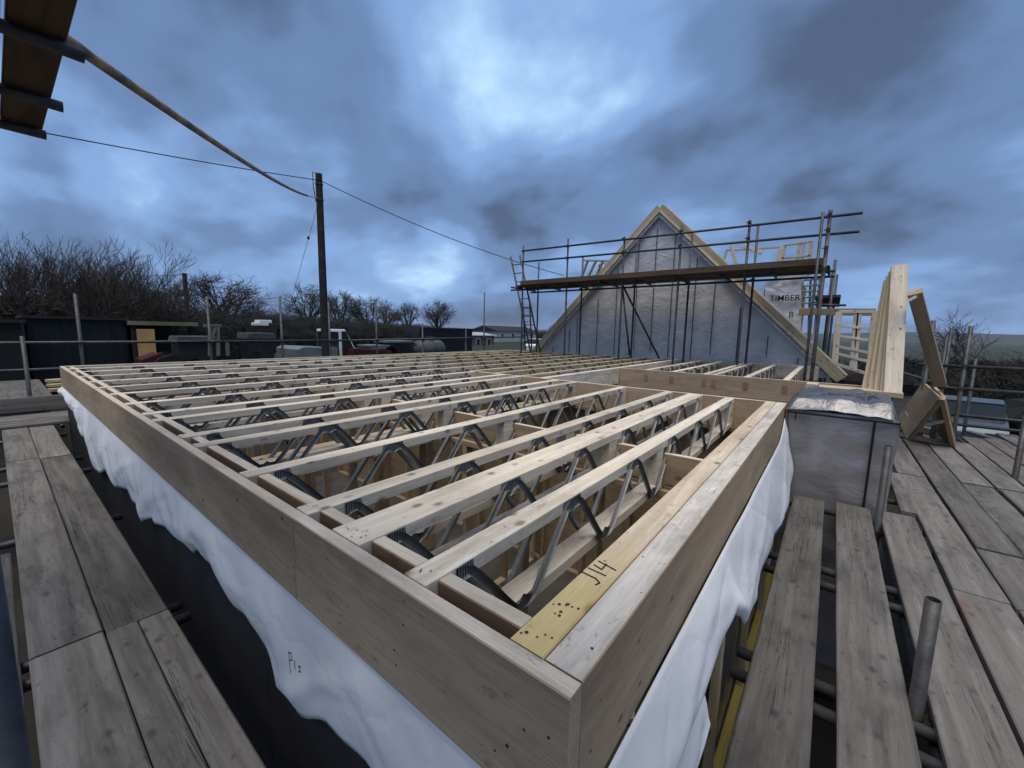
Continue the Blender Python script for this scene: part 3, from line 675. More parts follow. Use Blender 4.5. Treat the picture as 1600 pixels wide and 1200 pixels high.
# back guard rail and its standards
YB = 10.0
gs = thing('guard_rail', 'long grey scaffold guard rail with posts behind the floor frame', 'scaffold', (5, YB, 0))
tube('rail', (-2.5, YB - .05, 3.04), (6.0, YB - .05, 3.06), 'tube', gs); tube('rail', (5.7, YB - .10, 3.06), (13.5, YB - .05, 3.17), 'tube', gs)
tube('rail', (-2.5, YB - .05, 2.62), (6.2, YB - .05, 2.62), 'tube_dark', gs)
for p in ((117, 459), (323, 463), (437, 462), (513, 470), (587, 470), (660, 505), (757, 457), (728, 515)):
    q = py_(p, YB); tube('standard', (q.x, YB, 0.5), (q.x, YB, q.z), 'tube', gs); coupler((q.x, YB - 0.026, 3.05), gs)
q = py_((34, 525), YB - .3); tube('standard', (q.x, YB - .3, 0.5), (q.x, YB - .3, q.z), 'tube', gs)
# ---- upper platform overhead, seen from below
us = thing('scaffold_platform', 'brown board platform overhead with dark poles sticking out', 'scaffold', (0, 2, 4.4))
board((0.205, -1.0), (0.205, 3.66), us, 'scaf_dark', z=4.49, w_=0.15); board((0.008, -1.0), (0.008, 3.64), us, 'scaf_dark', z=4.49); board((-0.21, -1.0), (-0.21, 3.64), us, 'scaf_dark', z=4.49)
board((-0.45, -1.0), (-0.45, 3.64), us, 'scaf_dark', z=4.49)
for y, xe in ((2.46, 0.325), (3.10, 0.315), (3.63, 0.29), (1.4, 0.33)): tube('transom', (-0.7, y, 4.425), (xe, y, 4.425), 'tube_dark', us)
tube('ledger', (-0.66, -1.2, 4.37), (-0.66, 3.9, 4.37), 'tube_dark', us)
for y in (-0.6, 3.5): tube('standard', (-0.72, y, 0), (-0.72, y, 5.4), 'tube_dark', us)
# ---- right platform
rs_ = thing('scaffold_platform', 'wide grey scaffold deck on the right of the floor frame', 'scaffold', (4, -1, 0))
board((0.2, 0.04), (4.36, 0.045), rs_); board((0.2, -0.25), (4.40, -0.255), rs_); board((0.2, -0.545), (4.42, -0.53), rs_, 'scaf_red', w_=0.215)
rows = [(-0.775, (-.6, 3.27, 5.84, 8.2)), (-1.01, (-.6, 3.24, 4.06, 7.95)), (-1.245, (-.6, 3.1, 5.86, 8.25)), (-1.49, (0.2, 4.0, 5.88, 8.2)), (-1.73, (1, 5.2, 8.8)), (-1.97, (1, 5.1, 8.9)), (-2.2, (2, 5.9, 9.5))]
for y, js in rows:
    for k, (a, b2) in enumerate(zip(js[:-1], js[1:])):
        board((a + .012, y + random.uniform(-.008, .008)), (b2 - .012, y + random.uniform(-.008, .008)), rs_, 'scaf_red' if random.random() < .3 else 'scaf', w_=0.218, z=BZ + (0.0 if k % 2 else 0.004))
board((4.55, -0.62), (5.8, -0.63), rs_, w_=0.1); 
for x in (0.9, 1.9, 2.05, 2.95, 3.15, 4.28, 4.95, 5.75, 5.95, 7.2, 8.1): tube('transom', (x, 0.22, BZ - 0.066), (x + .03, -2.5, BZ - 0.066), 'tube', rs_)
for y in (-0.40, -1.62): tube('ledger', (-1, y - .05, BZ - 0.118), (9.2, y - .05, BZ - 0.118), 'tube_dark', rs_)
for x, y, zt in ((2.14, -0.392, 2.385), (4.13, -0.40, 2.565), (6.45, -1.61, 2.62), (8.4, -1.47, 3.57), (8.2, -1.07, 3.64)):
    tube('standard', (x, y, 0), (x, y, zt), 'tube', rs_); coupler((x, y - .02, BZ - 0.1), rs_, across=(1, 0, 0))
for x, z in ((8.45, 3.005), (8.45, 2.69)):
    tube('rail', (x, -1.0, z), (x, -5.2, z), 'tube', rs_); coupler((x - .02, -1.47, z), rs_, across=(0, 1, 0))
tube('rail', (8.5, -1.42, 2.67), (11.5, -1.0, 2.75), 'tube', rs_)
for p in ((1455, 503), (1487, 512), (1480, 524), (1525, 560)):
    q = px_(p, 10.5); tube('standard', (10.5, q.y, 0), (10.5, q.y, q.z), 'tube_dark', rs_)
q = px_((1600, 695), 9.3)
for z in (2.05, 2.2): tube('rail', (9.35, -1.2, z), (9.3, -4, z), 'tube', rs_)

# ================================================================== gable wall
GX = 11.15; GY, GHW, GZ = 3.88, 3.78, 6.58
gw = thing('gable_wall', 'tall triangular gable wrapped in grey membrane with timber verges', 'gable wall', (GX, GY, T - .3))
vs, fs = [], []; nr = 46
zb0 = T - 0.25
for i in range(nr + 1):
    v = i / nr; z = zb0 + (GZ - 0.12 - zb0) * v; hw = max(0.02, (GHW + 0.10) * (1 - v))
    for j in range(61):
        u = j / 60 * 2 - 1; y = GY + u * hw
        # membrane pulled tight between stapled lines, slack between them
        slack = 0.02 + 0.018 * abs(math.sin((y - 0.2) / 0.6 * math.pi)) + 0.02 * noise.noise(Vector((y * 1.3, z * 1.9, 2))) + 0.012 * noise.noise(Vector((y * 4 + z * 2, z * 3, 7)))
        vs.append((GX - slack, y, z))
for i in range(nr):
    for j in range(60): a = i * 61 + j; fs.append((a, a + 1, a + 62, a + 61))
MB().add(vs, fs).build('membrane', 'foil', gw, smooth=True, recalc=False)
k = 0
y = 0.62
while y < 7.4:
    h = zb0 + (GZ - zb0) * (1 - abs(y - GY) / GHW) - 0.2
    if h > zb0 + .3:
        yo = y + random.uniform(-.04, .04)
        blk('fixing_strip', (GX - 0.078, yo - 0.010, zb0 + random.choice((.1, .1, .4))), (GX - 0.070, yo + 0.010, h * random.uniform(.96, 1)), 'tube_dark', gw)
    y += random.choice((0.30, 0.6, 0.6, 0.45))
for sgn in (-1, 1):
    ap = Vector((GX - 0.09, GY, GZ + 0.05)); ft = Vector((GX - 0.09, GY + sgn * (GHW + 0.30), GZ + 0.05 - (GHW + .30) * 1.01))
    nrm = Vector((0, sgn * 1, 1)).normalized()
    beam('verge_rafter', ap, ft, 0.10, 0.22, 'pine_yellow', gw, up=nrm)
    beam('rafter', ap + Vector((0.15, 0, 0)), ft + Vector((0.15, 0, 0)), 0.05, 0.26, 'pine', gw, up=nrm)
    beam('foil_tape', ap + Vector((-.06, -sgn * 0.02, -.17)), ft + Vector((-.06, -sgn * .17, -0.02)) + Vector((0, -sgn * .5, .5)), 0.012, 0.05, 'foil_bright', gw, up=nrm)
    beam('batten', ap + Vector((-.065, 0, -0.07)) , ft + Vector((-.065, -sgn * .6, .53)), 0.022, 0.045, 'pine', gw, up=nrm)
beam('sole_plate', (GX - .12, 0.2, T - 0.20), (GX - .12, 7.7, T - 0.20), 0.1, 0.045, 'pine', gw)

# gable scaffold --------------------------------------------------
ga = thing('scaffold', 'tall dark tube scaffold with a raised walkway in front of the gable', 'scaffold', (10, 4, 0))
FX, BX = 9.75, 10.62
PZ = 4.72
front = [(888, 373), (976, 373), (1066, 352), (1172, 345)]
back = [(911, 401), (996, 375), (1082, 364), (1185, 351)]
for p in front:
    q = px_(p, FX); tube('standard', (FX, q.y, 0), (FX, q.y, q.z), 'tube_dark', ga)
    for z in (5.66, 5.35, PZ - .1): coupler((FX - .03, q.y, z), ga, across=(0, 1, 0), mat='coupler')
for p in back:
    q = px_(p, BX); tube('standard', (BX, q.y, 0), (BX, q.y, q.z), 'tube_dark', ga); coupler((BX - .03, q.y, PZ - .1), ga, across=(0, 1, 0))
for p, x in (((818, 384), FX), ((842, 410), BX)):
    q = px_(p, x); tube('standard', (x, q.y, 0), (x, q.y, q.z), 'tube_dark', ga)
q = px_((1298, 328), FX - .7); tube('standard', (FX - .7, q.y, 0), (FX - .7, q.y, q.z), 'tube', ga, r=0.03)
q2 = px_((1284, 352), FX - .3); tube('standard', (FX - .35, q2.y, 0), (FX - .35, q2.y, 5.6), 'tube_dark', ga)
for z in (5.2, 4.9, 4.55, 5.45): coupler((FX - .73, q.y, z), ga, across=(0, 1, 0))
a, b2 = px_((818, 392), FX - .05), px_((1348, 333), FX - .05)
tube('rail', (FX - .05, a.y + .05, a.z), (FX - .06, b2.y, b2.z), 'tube_dark', ga)
a, b2 = px_((818, 409), FX - .05), px_((1343, 362), FX - .05)
tube('rail', (FX - .05, a.y + .05, a.z), (FX - .06, b2.y, b2.z), 'tube_dark', ga)
yl, yr_ = px_((806, 440), FX).y, px_((1296, 408), FX).y
for i in range(5):
    x = FX - 0.02 + i * 0.235
    board((x - (0.55 if i < 5 else 0) * 0 , yl + random.uniform(-.1, .1)), (x - 0.03, yr_ + random.uniform(-.05, .05)), ga, 'scaf_dark', z=PZ)
beam('toe_board', (FX - .16, yl - .3, PZ + 0.045), (FX - .17, yr_ + .05, PZ + 0.045), 0.038, 0.12, 'scaf_dark', ga)
tube('ledger', (FX + .03, yl + .2, PZ - .12), (FX + .0, yr_ - .1, PZ - .12), 'tube_dark', ga)
tube('ledger', (BX + .03, yl + .1, PZ - .12), (BX, yr_ - .1, PZ - .12), 'tube_dark', ga)
for i in range(9):
    f_ = i / 8; y = yl + (yr_ - yl) * f_; tube('transom', (FX - .2, y, PZ - .065), (BX + .15, y, PZ - .065), 'tube_dark', ga)
def br(p, q, x1, x2): tube('brace', px_(p, x1), px_(q, x2), 'tube_dark', ga)
br((972, 446), (984, 556), FX + .1, FX + .1); br((972, 444), (1030, 560), FX + .2, BX)
# far return of the scaffold at the right hand side
for p, x, d in (((1304, 420), 12.2, .5), ((1300, 435), 13.5, .4), ((1307, 440), 15, .5), ((1298, 445), 16.5, .5)):
    q = px_(p, x); tube('standard', (x, q.y, 0), (x, q.y, q.z + .2), 'tube_dark', ga, r=.03)
a, b2 = px_((1270, 476), 12), px_((1322, 477), 12); tube('transom', a, b2, 'tube_dark', ga)
a = px_((1270, 469), 13); blk('board', (12.3, a.y - .55, a.z), (16, a.y - .05, a.z + .06), 'scaf_dark', ga)

# ladders
def ladder(name, label, b1, t1, wdir, w_=0.36, mat='tube_dark'):
    r = thing(name, label, 'ladder', b1); b1, t1 = Vector(b1), Vector(t1); wv_ = Vector(wdir).normalized() * w_ / 2
    for s_ in (-1, 1): tube('stile', b1 + wv_ * s_, t1 + wv_ * s_, mat, r, r=0.026, n=8)
    n_ = int((t1 - b1).length / 0.27)
    for i in range(1, n_):
        c_ = b1 + (t1 - b1) * i / n_; tube('rung', c_ - wv_, c_ + wv_, mat, r, r=0.014, n=6)
tpt = px_((805, 400), 10.2); bpt = px_((836, 548), 10.2); d_ = (bpt - tpt)
ladder('ladder', 'dark ladder reaching up past the left end of the gable scaffold', bpt + d_ * .55, tpt, (0, 1, 0))
tpt = px_((822, 470), 11.5); bpt = px_((826, 548), 12.6); ladder('ladder', 'second shorter dark ladder behind the one on the gable scaffold', bpt + (bpt - tpt) * .6, tpt, (0, 1, 0), 0.3)

# timber frames behind the gable --------------------------------------
def quad_frame(name, label, ps, x, th=0.09, mat='pine', rails=(), posts=(), cat='timber frame'):
    P = [px_(p, x) for p in ps]; r = thing(name, label, cat, tuple(P[3]))
    for i in range(4): beam('frame_member', P[i], P[(i + 1) % 4], 0.05 if i % 2 == 0 else th, th, mat, r, up=(1, 0, 0))
    for f_ in rails: beam('rail', P[0].lerp(P[3], f_), P[1].lerp(P[2], f_), 0.045, th, mat, r, up=(1, 0, 0))
    for f_ in posts: beam('post', P[0].lerp(P[1], f_) + Vector((.01, 0, 0)), P[3].lerp(P[2], f_) + Vector((.01, 0, 0)), 0.07, th, mat, r, up=(1, 0, 0))
    return r
quad_frame('open_dormer', 'pale open timber dormer frame above the right end of walkway', [(1226, 383), (1268, 377), (1264, 430), (1216, 432)], 13, rails=(0.42,), posts=(0.55, 0.72))
r = quad_frame('roof_frame', 'pale rafters and rails just right of the gable peak', [(1135, 391), (1218, 386), (1212, 430), (1124, 434)], 12.6, th=.06)
beam('brace', px_((1142, 384), 12.5), px_((1150, 412), 12.5), .05, .09, 'pine', r); beam('brace', px_((1162, 384), 12.5), px_((1190, 396), 12.5), .05, .09, 'pine', r)
r = thing('roof_frame', 'small pale dormer rafters left of the gable above the walkway', 'timber frame', tuple(px_((930, 428), 12.5)))
for a, b2 in (((918, 408), (909, 432)), ((931, 408), (919, 432)), ((942, 408), (931, 432)), ((945, 411), (955, 424)), ((936, 414), (946, 427)), ((912, 407), (968, 408))):
    beam('rafter', px_(a, 12.5), px_(b2, 12.5), .05, .10, 'pine_yellow', r, up=(1, 0, 0))
# foil cheek with printing, right behind the gable slope
fc = thing('dormer_cheek', 'grey foil wrapped dormer side with black printed letters', 'dormer', tuple(px_((1225, 520), 13)))
P = [px_(p, 12.6) for p in ((1195, 438), (1252, 430), (1252, 520), (1195, 520))]
vs, fs = [], []
for i in range(25):
    for j in range(25):
        a = P[0].lerp(P[1], i / 24); b2 = P[3].lerp(P[2], i / 24); q = a.lerp(b2, j / 24)
        q = q + Vector((0.05 * noise.noise(Vector((q.y * 3, q.z * 3, 4))) + (0.06 * noise.noise(Vector((q.y * 6, q.z * 5, 9))) if j < 5 else 0), 0, 0)); vs.append(q)
for i in range(24):
    for j in range(24): a = i * 25 + j; fs.append((a, a + 1, a + 26, a + 25))
MB().add(vs, fs).build('membrane', 'foil', fc, smooth=True, recalc=False)
MB().box((12.68, P[1].y, P[2].z - .3), (15.2, P[0].y, P[1].z - .1)).build('core', 'osb', fc)
mtx = lambda p, x, s_=1: Matrix.Translation(px_(p, x)) @ Matrix.Rotation(rad(-90), 4, 'Z') @ Matrix.Rotation(rad(90), 4, 'X')
text_obj('print', 'TIMBER', 0.20, mtx((1226, 466), 12.5), 'ink', fc)
text_obj('print', 'B', 0.2, mtx((1236, 492), 12.5), 'ink', fc)
# slatted side structure right of the cheek
sf = thing('side_screen', 'tall open timber side frame behind the right end of the gable scaffold', 'timber frame', tuple(px_((1270, 560), 12)))
for a, b2 in (((1254, 440), (1250, 545)), ((1267, 432), (1262, 545)), ((1282, 428), (1270, 545))): beam('post', px_(a, 12.9), px_(b2, 12.9), .05, .09, 'pine', sf, up=(1, 0, 0))
for i in range(7):
    a, b2 = (1254, 438 + i * 9), (1282, 436 + i * 9); beam('slat', px_(a, 12.8), px_(b2, 12.8), .10, .035, 'foil_bright', sf)
beam('rail', px_((1248, 487), 12.2), px_((1368, 488), 12.2), .05, .16, 'stud', sf); beam('brace', px_((1279, 488), 11.8), px_((1270, 540), 11.8), .05, .10, 'pine', sf, up=(1, 0, 0))
quad_frame('stud_screen', 'pale timber ladder like wall frame between gable and leaning timbers', [(1311, 487), (1367, 487), (1358, 585), (1304, 568)], 9.6, th=.09, rails=(.27, .46, .66, .8), posts=(.5, .58))
# wall plate beyond the foil wrapped pier
wp = thing('wall_plate', 'yellow timber plate on a dark wall behind the foil wrapped pier', 'timber', (6.8, -.1, 0))
blk('plate', (6.56, -0.70, T - 0.07), (6.90, 0.10, T - 0.01), 'pine_yellow', wp); blk('base', (6.58, -0.62, 0.1), (6.88, 0.08, T - 0.074), 'osb', wp)
blk('end_block', (6.62, 0.11, T - .14), (6.95, 0.24, T + .01), 'pine', wp)

# ================================================================== foil wrapped pier
fp = thing('wrapped_pier', 'square pier wrapped in dark grey foil with black straps', 'pier', (4.8, -.1, 0))
q = MB(); vs, fs = [], []
PX, PY0, PY1, PZ0, PZ1 = 4.46, -0.47, 0.27, 0.4, 2.72
ringp = []
nn = 24
for side in range(3):
    for i in range(nn):
        f_ = i / nn
        if side == 0: ringp.append((PX + 0.9 * (1 - f_), PY1))
        elif side == 1: ringp.append((PX, PY1 + (PY0 - PY1) * f_))
        else: ringp.append((PX + 0.9 * f_, PY0))
ringp.append((PX + 0.9, PY0))
nz_ = 40
for j in range(nz_ + 1):
    z = PZ0 + (PZ1 - PZ0) * j / nz_
    for i, (x, y) in enumerate(ringp):
        w1 = 0.02 * (1 - 2.4 * abs(noise.noise(Vector((x * 1.5 + y * 2.5, y * 1.5, z * 3.3 + 5))))) * .5 + 0.014 * noise.noise(Vector((x * 2 + y * 5, y * 3, z * 2.4))) + 0.007 * noise.noise(Vector((x * 9, y * 9, z * 7)))
        bulge = 0.02 * math.sin((z - PZ0) / (PZ1 - PZ0) * math.pi)
        cxp, cyp = PX + .45, (PY0 + PY1) / 2
        dx, dy = (x - cxp) / .45, (y - cyp) / .37; l = math.hypot(dx, dy)
        vs.append((x + (w1 + bulge * .3) * dx / l, y + (w1) * dy / l, z))
m_ = len(ringp)
for j in range(nz_):
    for i in range(m_ - 1): a = j * m_ + i; fs.append((a, a + 1, a + m_ + 1, a + m_))
MB().add(vs, fs).build('wrap', 'foil_pier', fp, smooth=True, recalc=False)
MB().box((PX + .03, PY0 + .03, 0.1), (PX + .87, PY1 - .03, 2.66)).build('core', 'osb', fp)
# cap sheet, gathered and glossy
vs, fs = [], []
na, nb = 44, 36
for i in range(na + 1):
    for j in range(nb + 1):
        u, v = i / na, j / nb; y = PY1 + 0.035 - (PY1 - PY0 + 0.07) * u; x = PX - 0.03 + 0.90 * v
        edge = min(u, 1 - u, v, 1.0) ; e = min(1, edge / 0.10); e = e * e * (3 - 2 * e)
        z = 2.715 + 0.10 * e + 0.05 * noise.noise(Vector((x * 3, y * 3.5, 2))) * e + 0.02 * (1 - abs(noise.noise(Vector((x * 5, y * 5, 12)))) * 3) * e + 0.016 * noise.noise(Vector((x * 11, y * 9, 6))) + 0.03 * math.sin(u * 3.1)
        if u > .93: z -= 0.03
        vs.append((x, y, z))
for i in range(na):
    for j in range(nb): a = i * (nb + 1) + j; fs.append((a, a + 1, a + nb + 2, a + nb + 1))
cap = MB().add(vs, fs).build('cap_sheet', 'foil_cap', fp, smooth=True, recalc=False)
blk('strap', (PX - 0.036, PY0 - .01, 2.688), (PX - 0.026, PY1 + .01, 2.704), 'black', fp)
blk('strap', (PX - 0.032, -0.335, 0.9), (PX - 0.026, -0.318, 2.69), 'black', fp, axis=2)
blk('strap', (PX - 0.032, 0.205, 2.63), (PX - 0.026, 0.215, 2.69), 'black', fp, axis=2)
# a torn corner of foil
MB().add([(PX - .03, PY0 - .02, 2.80), (PX + .1, PY0 - .05, 2.79), (PX - .05, PY0 - .09, 2.69), (PX + .03, PY0 - .07, 2.72)], [(0, 1, 3, 2)]).build('torn_corner', 'foil_bright', fp)
tx1 = text_obj('print', 'TIMBER', 0.15, Matrix.Translation((PX + 0.24, -0.11, 2.875)) @ Matrix.Rotation(rad(-90), 4, 'Z') @ Matrix.Rotation(rad(12), 4, 'X'), 'inkgrey', fp)
tx2 = text_obj('print', 'NORT', 0.12, Matrix.Translation((PX + 0.46, -0.26, 2.88)) @ Matrix.Rotation(rad(-80), 4, 'Z') @ Matrix.Rotation(rad(10), 4, 'X'), 'inkgrey', fp)

from mathutils.bvhtree import BVHTree
bv = BVHTree.FromPolygons([WM[cap] @ v.co for v in cap.data.vertices], [tuple(p.vertices) for p in cap.data.polygons])
for tx in (tx1, tx2):
    bm = bmesh.new(); bm.from_mesh(tx.data); bmesh.ops.triangulate(bm, faces=bm.faces)
    for _ in range(3): bmesh.ops.subdivide_edges(bm, edges=[e for e in bm.edges if e.calc_length() > 0.012], cuts=1, use_grid_fill=False); bmesh.ops.triangulate(bm, faces=bm.faces)
    inv = WM[tx].inverted()
    for v in bm.verts:
        wv_ = WM[tx] @ v.co; hit = bv.ray_cast(Vector((wv_.x, wv_.y, 4)), Vector((0, 0, -1)))[0]
        if hit: v.co = inv @ (hit + Vector((0, 0, 0.0025)))
    bm.to_mesh(tx.data); bm.free()

# ================================================================== leaning timbers on the right
lt = thing('leaning_timber', 'tall pale new timber plank stack leaning up behind foil pier', 'timber', (6.7, -.6, 2.7))
top_c, bot_c = px_((1406, 415), 7.4), px_((1393, 640), 6.55)
dd = (top_c - bot_c); bot2 = bot_c + dd * 0.10
beam('front_plank', bot2, top_c, 0.045, 0.165, 'pine', lt, up=(0, 1, 0.0))
for k in range(4):
    off = Vector((0.06 + 0.055 * k, 0.0, 0)); t2 = top_c + Vector((0.05 + .05 * k, 0.015 * k, -0.02 - .05 * k)); b3 = bot2 + Vector((0.06 + .06 * k, 0.055 * k + .03, 0))
    beam('plank', b3, t2, 0.045, 0.165, 'pine_yellow', lt, up=(0, 1, 0.0))
lb = thing('leaning_beam', 'brown single beam leaning away beside the pale plank stack', 'timber', (7.5, -1, 0))
beam('beam', px_((1468, 600), 7.8), px_((1429, 456), 6.9), 0.10, 0.13, 'lvl', lb, up=(0, 1, 0))
beam('white_tie', px_((1420, 470), 6.85), px_((1432, 463), 6.85), .03, .03, 'white', lb)
hb = thing('plywood_box', 'brown plywood box tipped on its edge on the right deck', 'box', (7.6, -1.1, BZ))
A, B2 = pz((1422, 686), BZ + .02), px_((1473, 622), 7.3); Cc = px_((1446, 598), 8.3); Dd = A + (Cc - B2)
E_ = pz((1490, 697), BZ + .02)
def slab4(name, pts, th, mat, parent):
    n_ = (pts[1] - pts[0]).cross(pts[3] - pts[0]).normalized() * th
    return MB().add(list(pts) + [p + n_ for p in pts], [(0, 1, 2, 3), (7, 6, 5, 4), (0, 4, 5, 1), (1, 5, 6, 2), (2, 6, 7, 3), (3, 7, 4, 0)]).build(name, mat, parent)
slab4('lid', (A, B2, Cc, Dd), 0.03, 'lvl', hb)
slab4('side', (B2 + Vector((0, -.01, .0)), E_, E_ + Vector((.7, .05, 0)), Cc + Vector((.0, -.08, -.05))), 0.03, 'lvl', hb)
beam('edge_batten', A, B2, .03, .06, 'stud', hb); beam('edge_batten', B2, E_, .05, .06, 'stud', hb)
beam('base', A + Vector((.15, 0, 0)), E_ + Vector((.15, 0, 0)), .3, .02, 'stud', hb)
beam('strut', A.lerp(B2, .35), E_.lerp(B2, .55), .03, .04, 'pine', hb)

# ================================================================== pole, wires
PLX, PLY = 7.2, 14.0
up_ = thing('utility_pole', 'tall dark wooden utility pole standing behind the deck', 'pole', (PLX, PLY, 1.1))
q = MB().tube([(PLX, PLY, 0.8), (PLX, PLY, 8.45)], [0.14, 0.105], 16).build('shaft', 'pole', up_, smooth=False)
MB().tube([(PLX - .12, PLY - .1, 8.25), (PLX - .12, PLY - .1, 8.42), (PLX - .25, PLY - .1, 8.42), (PLX - .25, PLY - .1, 8.0), (PLX - .18, PLY - .1, 7.5)], 0.015, 6).build('bracket', 'tube_dark', up_)
for z in (8.1, 7.6, 2.9): MB().tube([(PLX, PLY, z), (PLX, PLY, z + .05)], 0.125, 14).build('band', 'tube', up_)
def wire(name, label, a, b2, sag, r, mat, n_=40, radii=None):
    a, b2 = Vector(a), Vector(b2); path = [a.lerp(b2, i / n_) - Vector((0, 0, 4 * sag * (i / n_) * (1 - i / n_))) for i in range(n_ + 1)]
    o = MB().tube(path, radii or r, 7).build(name, mat, smooth=True); return tag(o, label, 'cable')
pt = (PLX, PLY - .1, 8.22)
wl = py_((65, 198), 14.0); far = Vector(pt) + (wl - Vector(pt)) * 1.7
wire('overhead_wire', 'thin black overhead wire from the pole to the left edge', pt, far, 0.12, 0.013, 'black')
wire('overhead_wire', 'thin black overhead wire from the pole down to the gable', pt, px_((880, 430), 14.5), 0.25, 0.013, 'black')
ya = Vector((PLX - .1, PLY - .1, 7.66)); yb = py_((100, 55), 2.75)
rr = [0.013 + (0.013 if i > 14 else 0) + 0 for i in range(61)]
wire('shrouded_cable', 'thick yellow sheathed cable from the pole up to overhead platform', ya, yb + (yb - ya) * .02, 0.17, 0.02, 'sheath', 60, rr)
st_ = wire('stay_wire', 'thin stay wire with a black bobble left of the pole', (PLX - .1, PLY - .1, 7.5), py_((455, 470), 15), 0.0, 0.006, 'black', 6)
MB().tube([py_((482, 374), 14.3) + Vector((0, 0, k * .05)) for k in range(3)], [.03, .05, .03], 8).build('bobble', 'black', st_)
fpz = py_((288, 427), 45); pp = MB().tube([(fpz.x, 45, 0.5), (fpz.x, 45, fpz.z)], [.2, .17], 8).build('utility_pole', 'pole'); tag(pp, 'small distant utility pole above the left hedge', 'pole')
wire('overhead_wire', 'faint thin distant wire left of the far pole', (fpz.x, 45, fpz.z - .1), py_((190, 427), 45), 0.15, 0.02, 'black', 8)

# ================================================================== trees
def tree_mesh(seed, H, spread, levels=5, trunk=0.12, r0=0.16, up=0.5, multi=1, minr=0.012, nb=(3, 5)):
    rnd = random.Random(seed); tr, cr_ = MB(), MB()
    def grow(p, d, l, r, lev):
        segs = 3 if lev < 3 else 2; path = [p]; q = p.copy(); dd_ = d.copy()
        for i in range(segs):
            dd_ = (dd_ + Vector((rnd.gauss(0, .16), rnd.gauss(0, .16), rnd.gauss(0.03, .12)))).normalized(); q = q + dd_ * l / segs; path.append(q.copy())
        r1 = max(minr * 0.7, r * 0.55); rad_ = [r + (r1 - r) * i / segs for i in range(segs + 1)]
        (tr if lev < 2 else cr_).add(*tube_geo(path, rad_, 7 if lev < 2 else 3, caps=False))
        if lev >= levels: return
        k = rnd.randint(*nb) + (1 if lev < 3 else 0)
        for i in range(k):
            f_ = 0.30 + 0.7 * (i + rnd.random()) / k; idx = min(segs - 1, int(f_ * segs)); b0 = path[idx].lerp(path[idx + 1], f_ * segs - idx)
            ax = rnd.random() * 2 * math.pi; side = Vector((math.cos(ax), math.sin(ax), 0)); sp = rnd.uniform(.6, 1.15) * spread
            nd_ = (dd_ * 0.75 + side * sp + Vector((0, 0, up * rnd.uniform(.1, .7)))).normalized()
            grow(b0, nd_, l * rnd.uniform(.52, .78), max(minr, r1 * rnd.uniform(.55, .85)), lev + 1)
        grow(path[-1], (dd_ + Vector((rnd.gauss(0, .2), rnd.gauss(0, .2), .1))).normalized(), l * .7, r1, lev + 1)
    for m__ in range(multi):
        o_ = Vector((rnd.gauss(0, .4), rnd.gauss(0, .4), 0)) if multi > 1 else Vector()
        grow(o_, Vector((rnd.gauss(0, .2 if multi > 1 else .05), rnd.gauss(0, .2 if multi > 1 else .05), 1)).normalized(), H * (0.30 if multi > 1 else 0.27), r0, 0)
    out = []
    for b_, nm, mt in ((tr, 'trunk', 'bark'), (cr_, 'crown', 'twig')):
        zmax = max(v.z for v in cr_.v) 
        s_ = H / zmax
        me = bpy.data.meshes.new(nm); me.from_pydata([tuple(v * s_) for v in b_.v], [], b_.f); me.update(); me.materials.append(MT[mt]); out.append(me)
    return out
def plant(name, label, meshes, loc, s_=1.0, rz=0.0, group=None, cat='tree', sx=1.0):
    r = thing(name, label, cat, loc, group)
    m = Matrix.Translation(loc) @ Matrix.Rotation(rz, 4, 'Z') @ Matrix.Diagonal((s_ * sx, s_ * sx, s_, 1))
    put(bpy.data.objects.new('trunk', meshes[0]), m, r); put(bpy.data.objects.new('crown', meshes[1]), m, r); return r
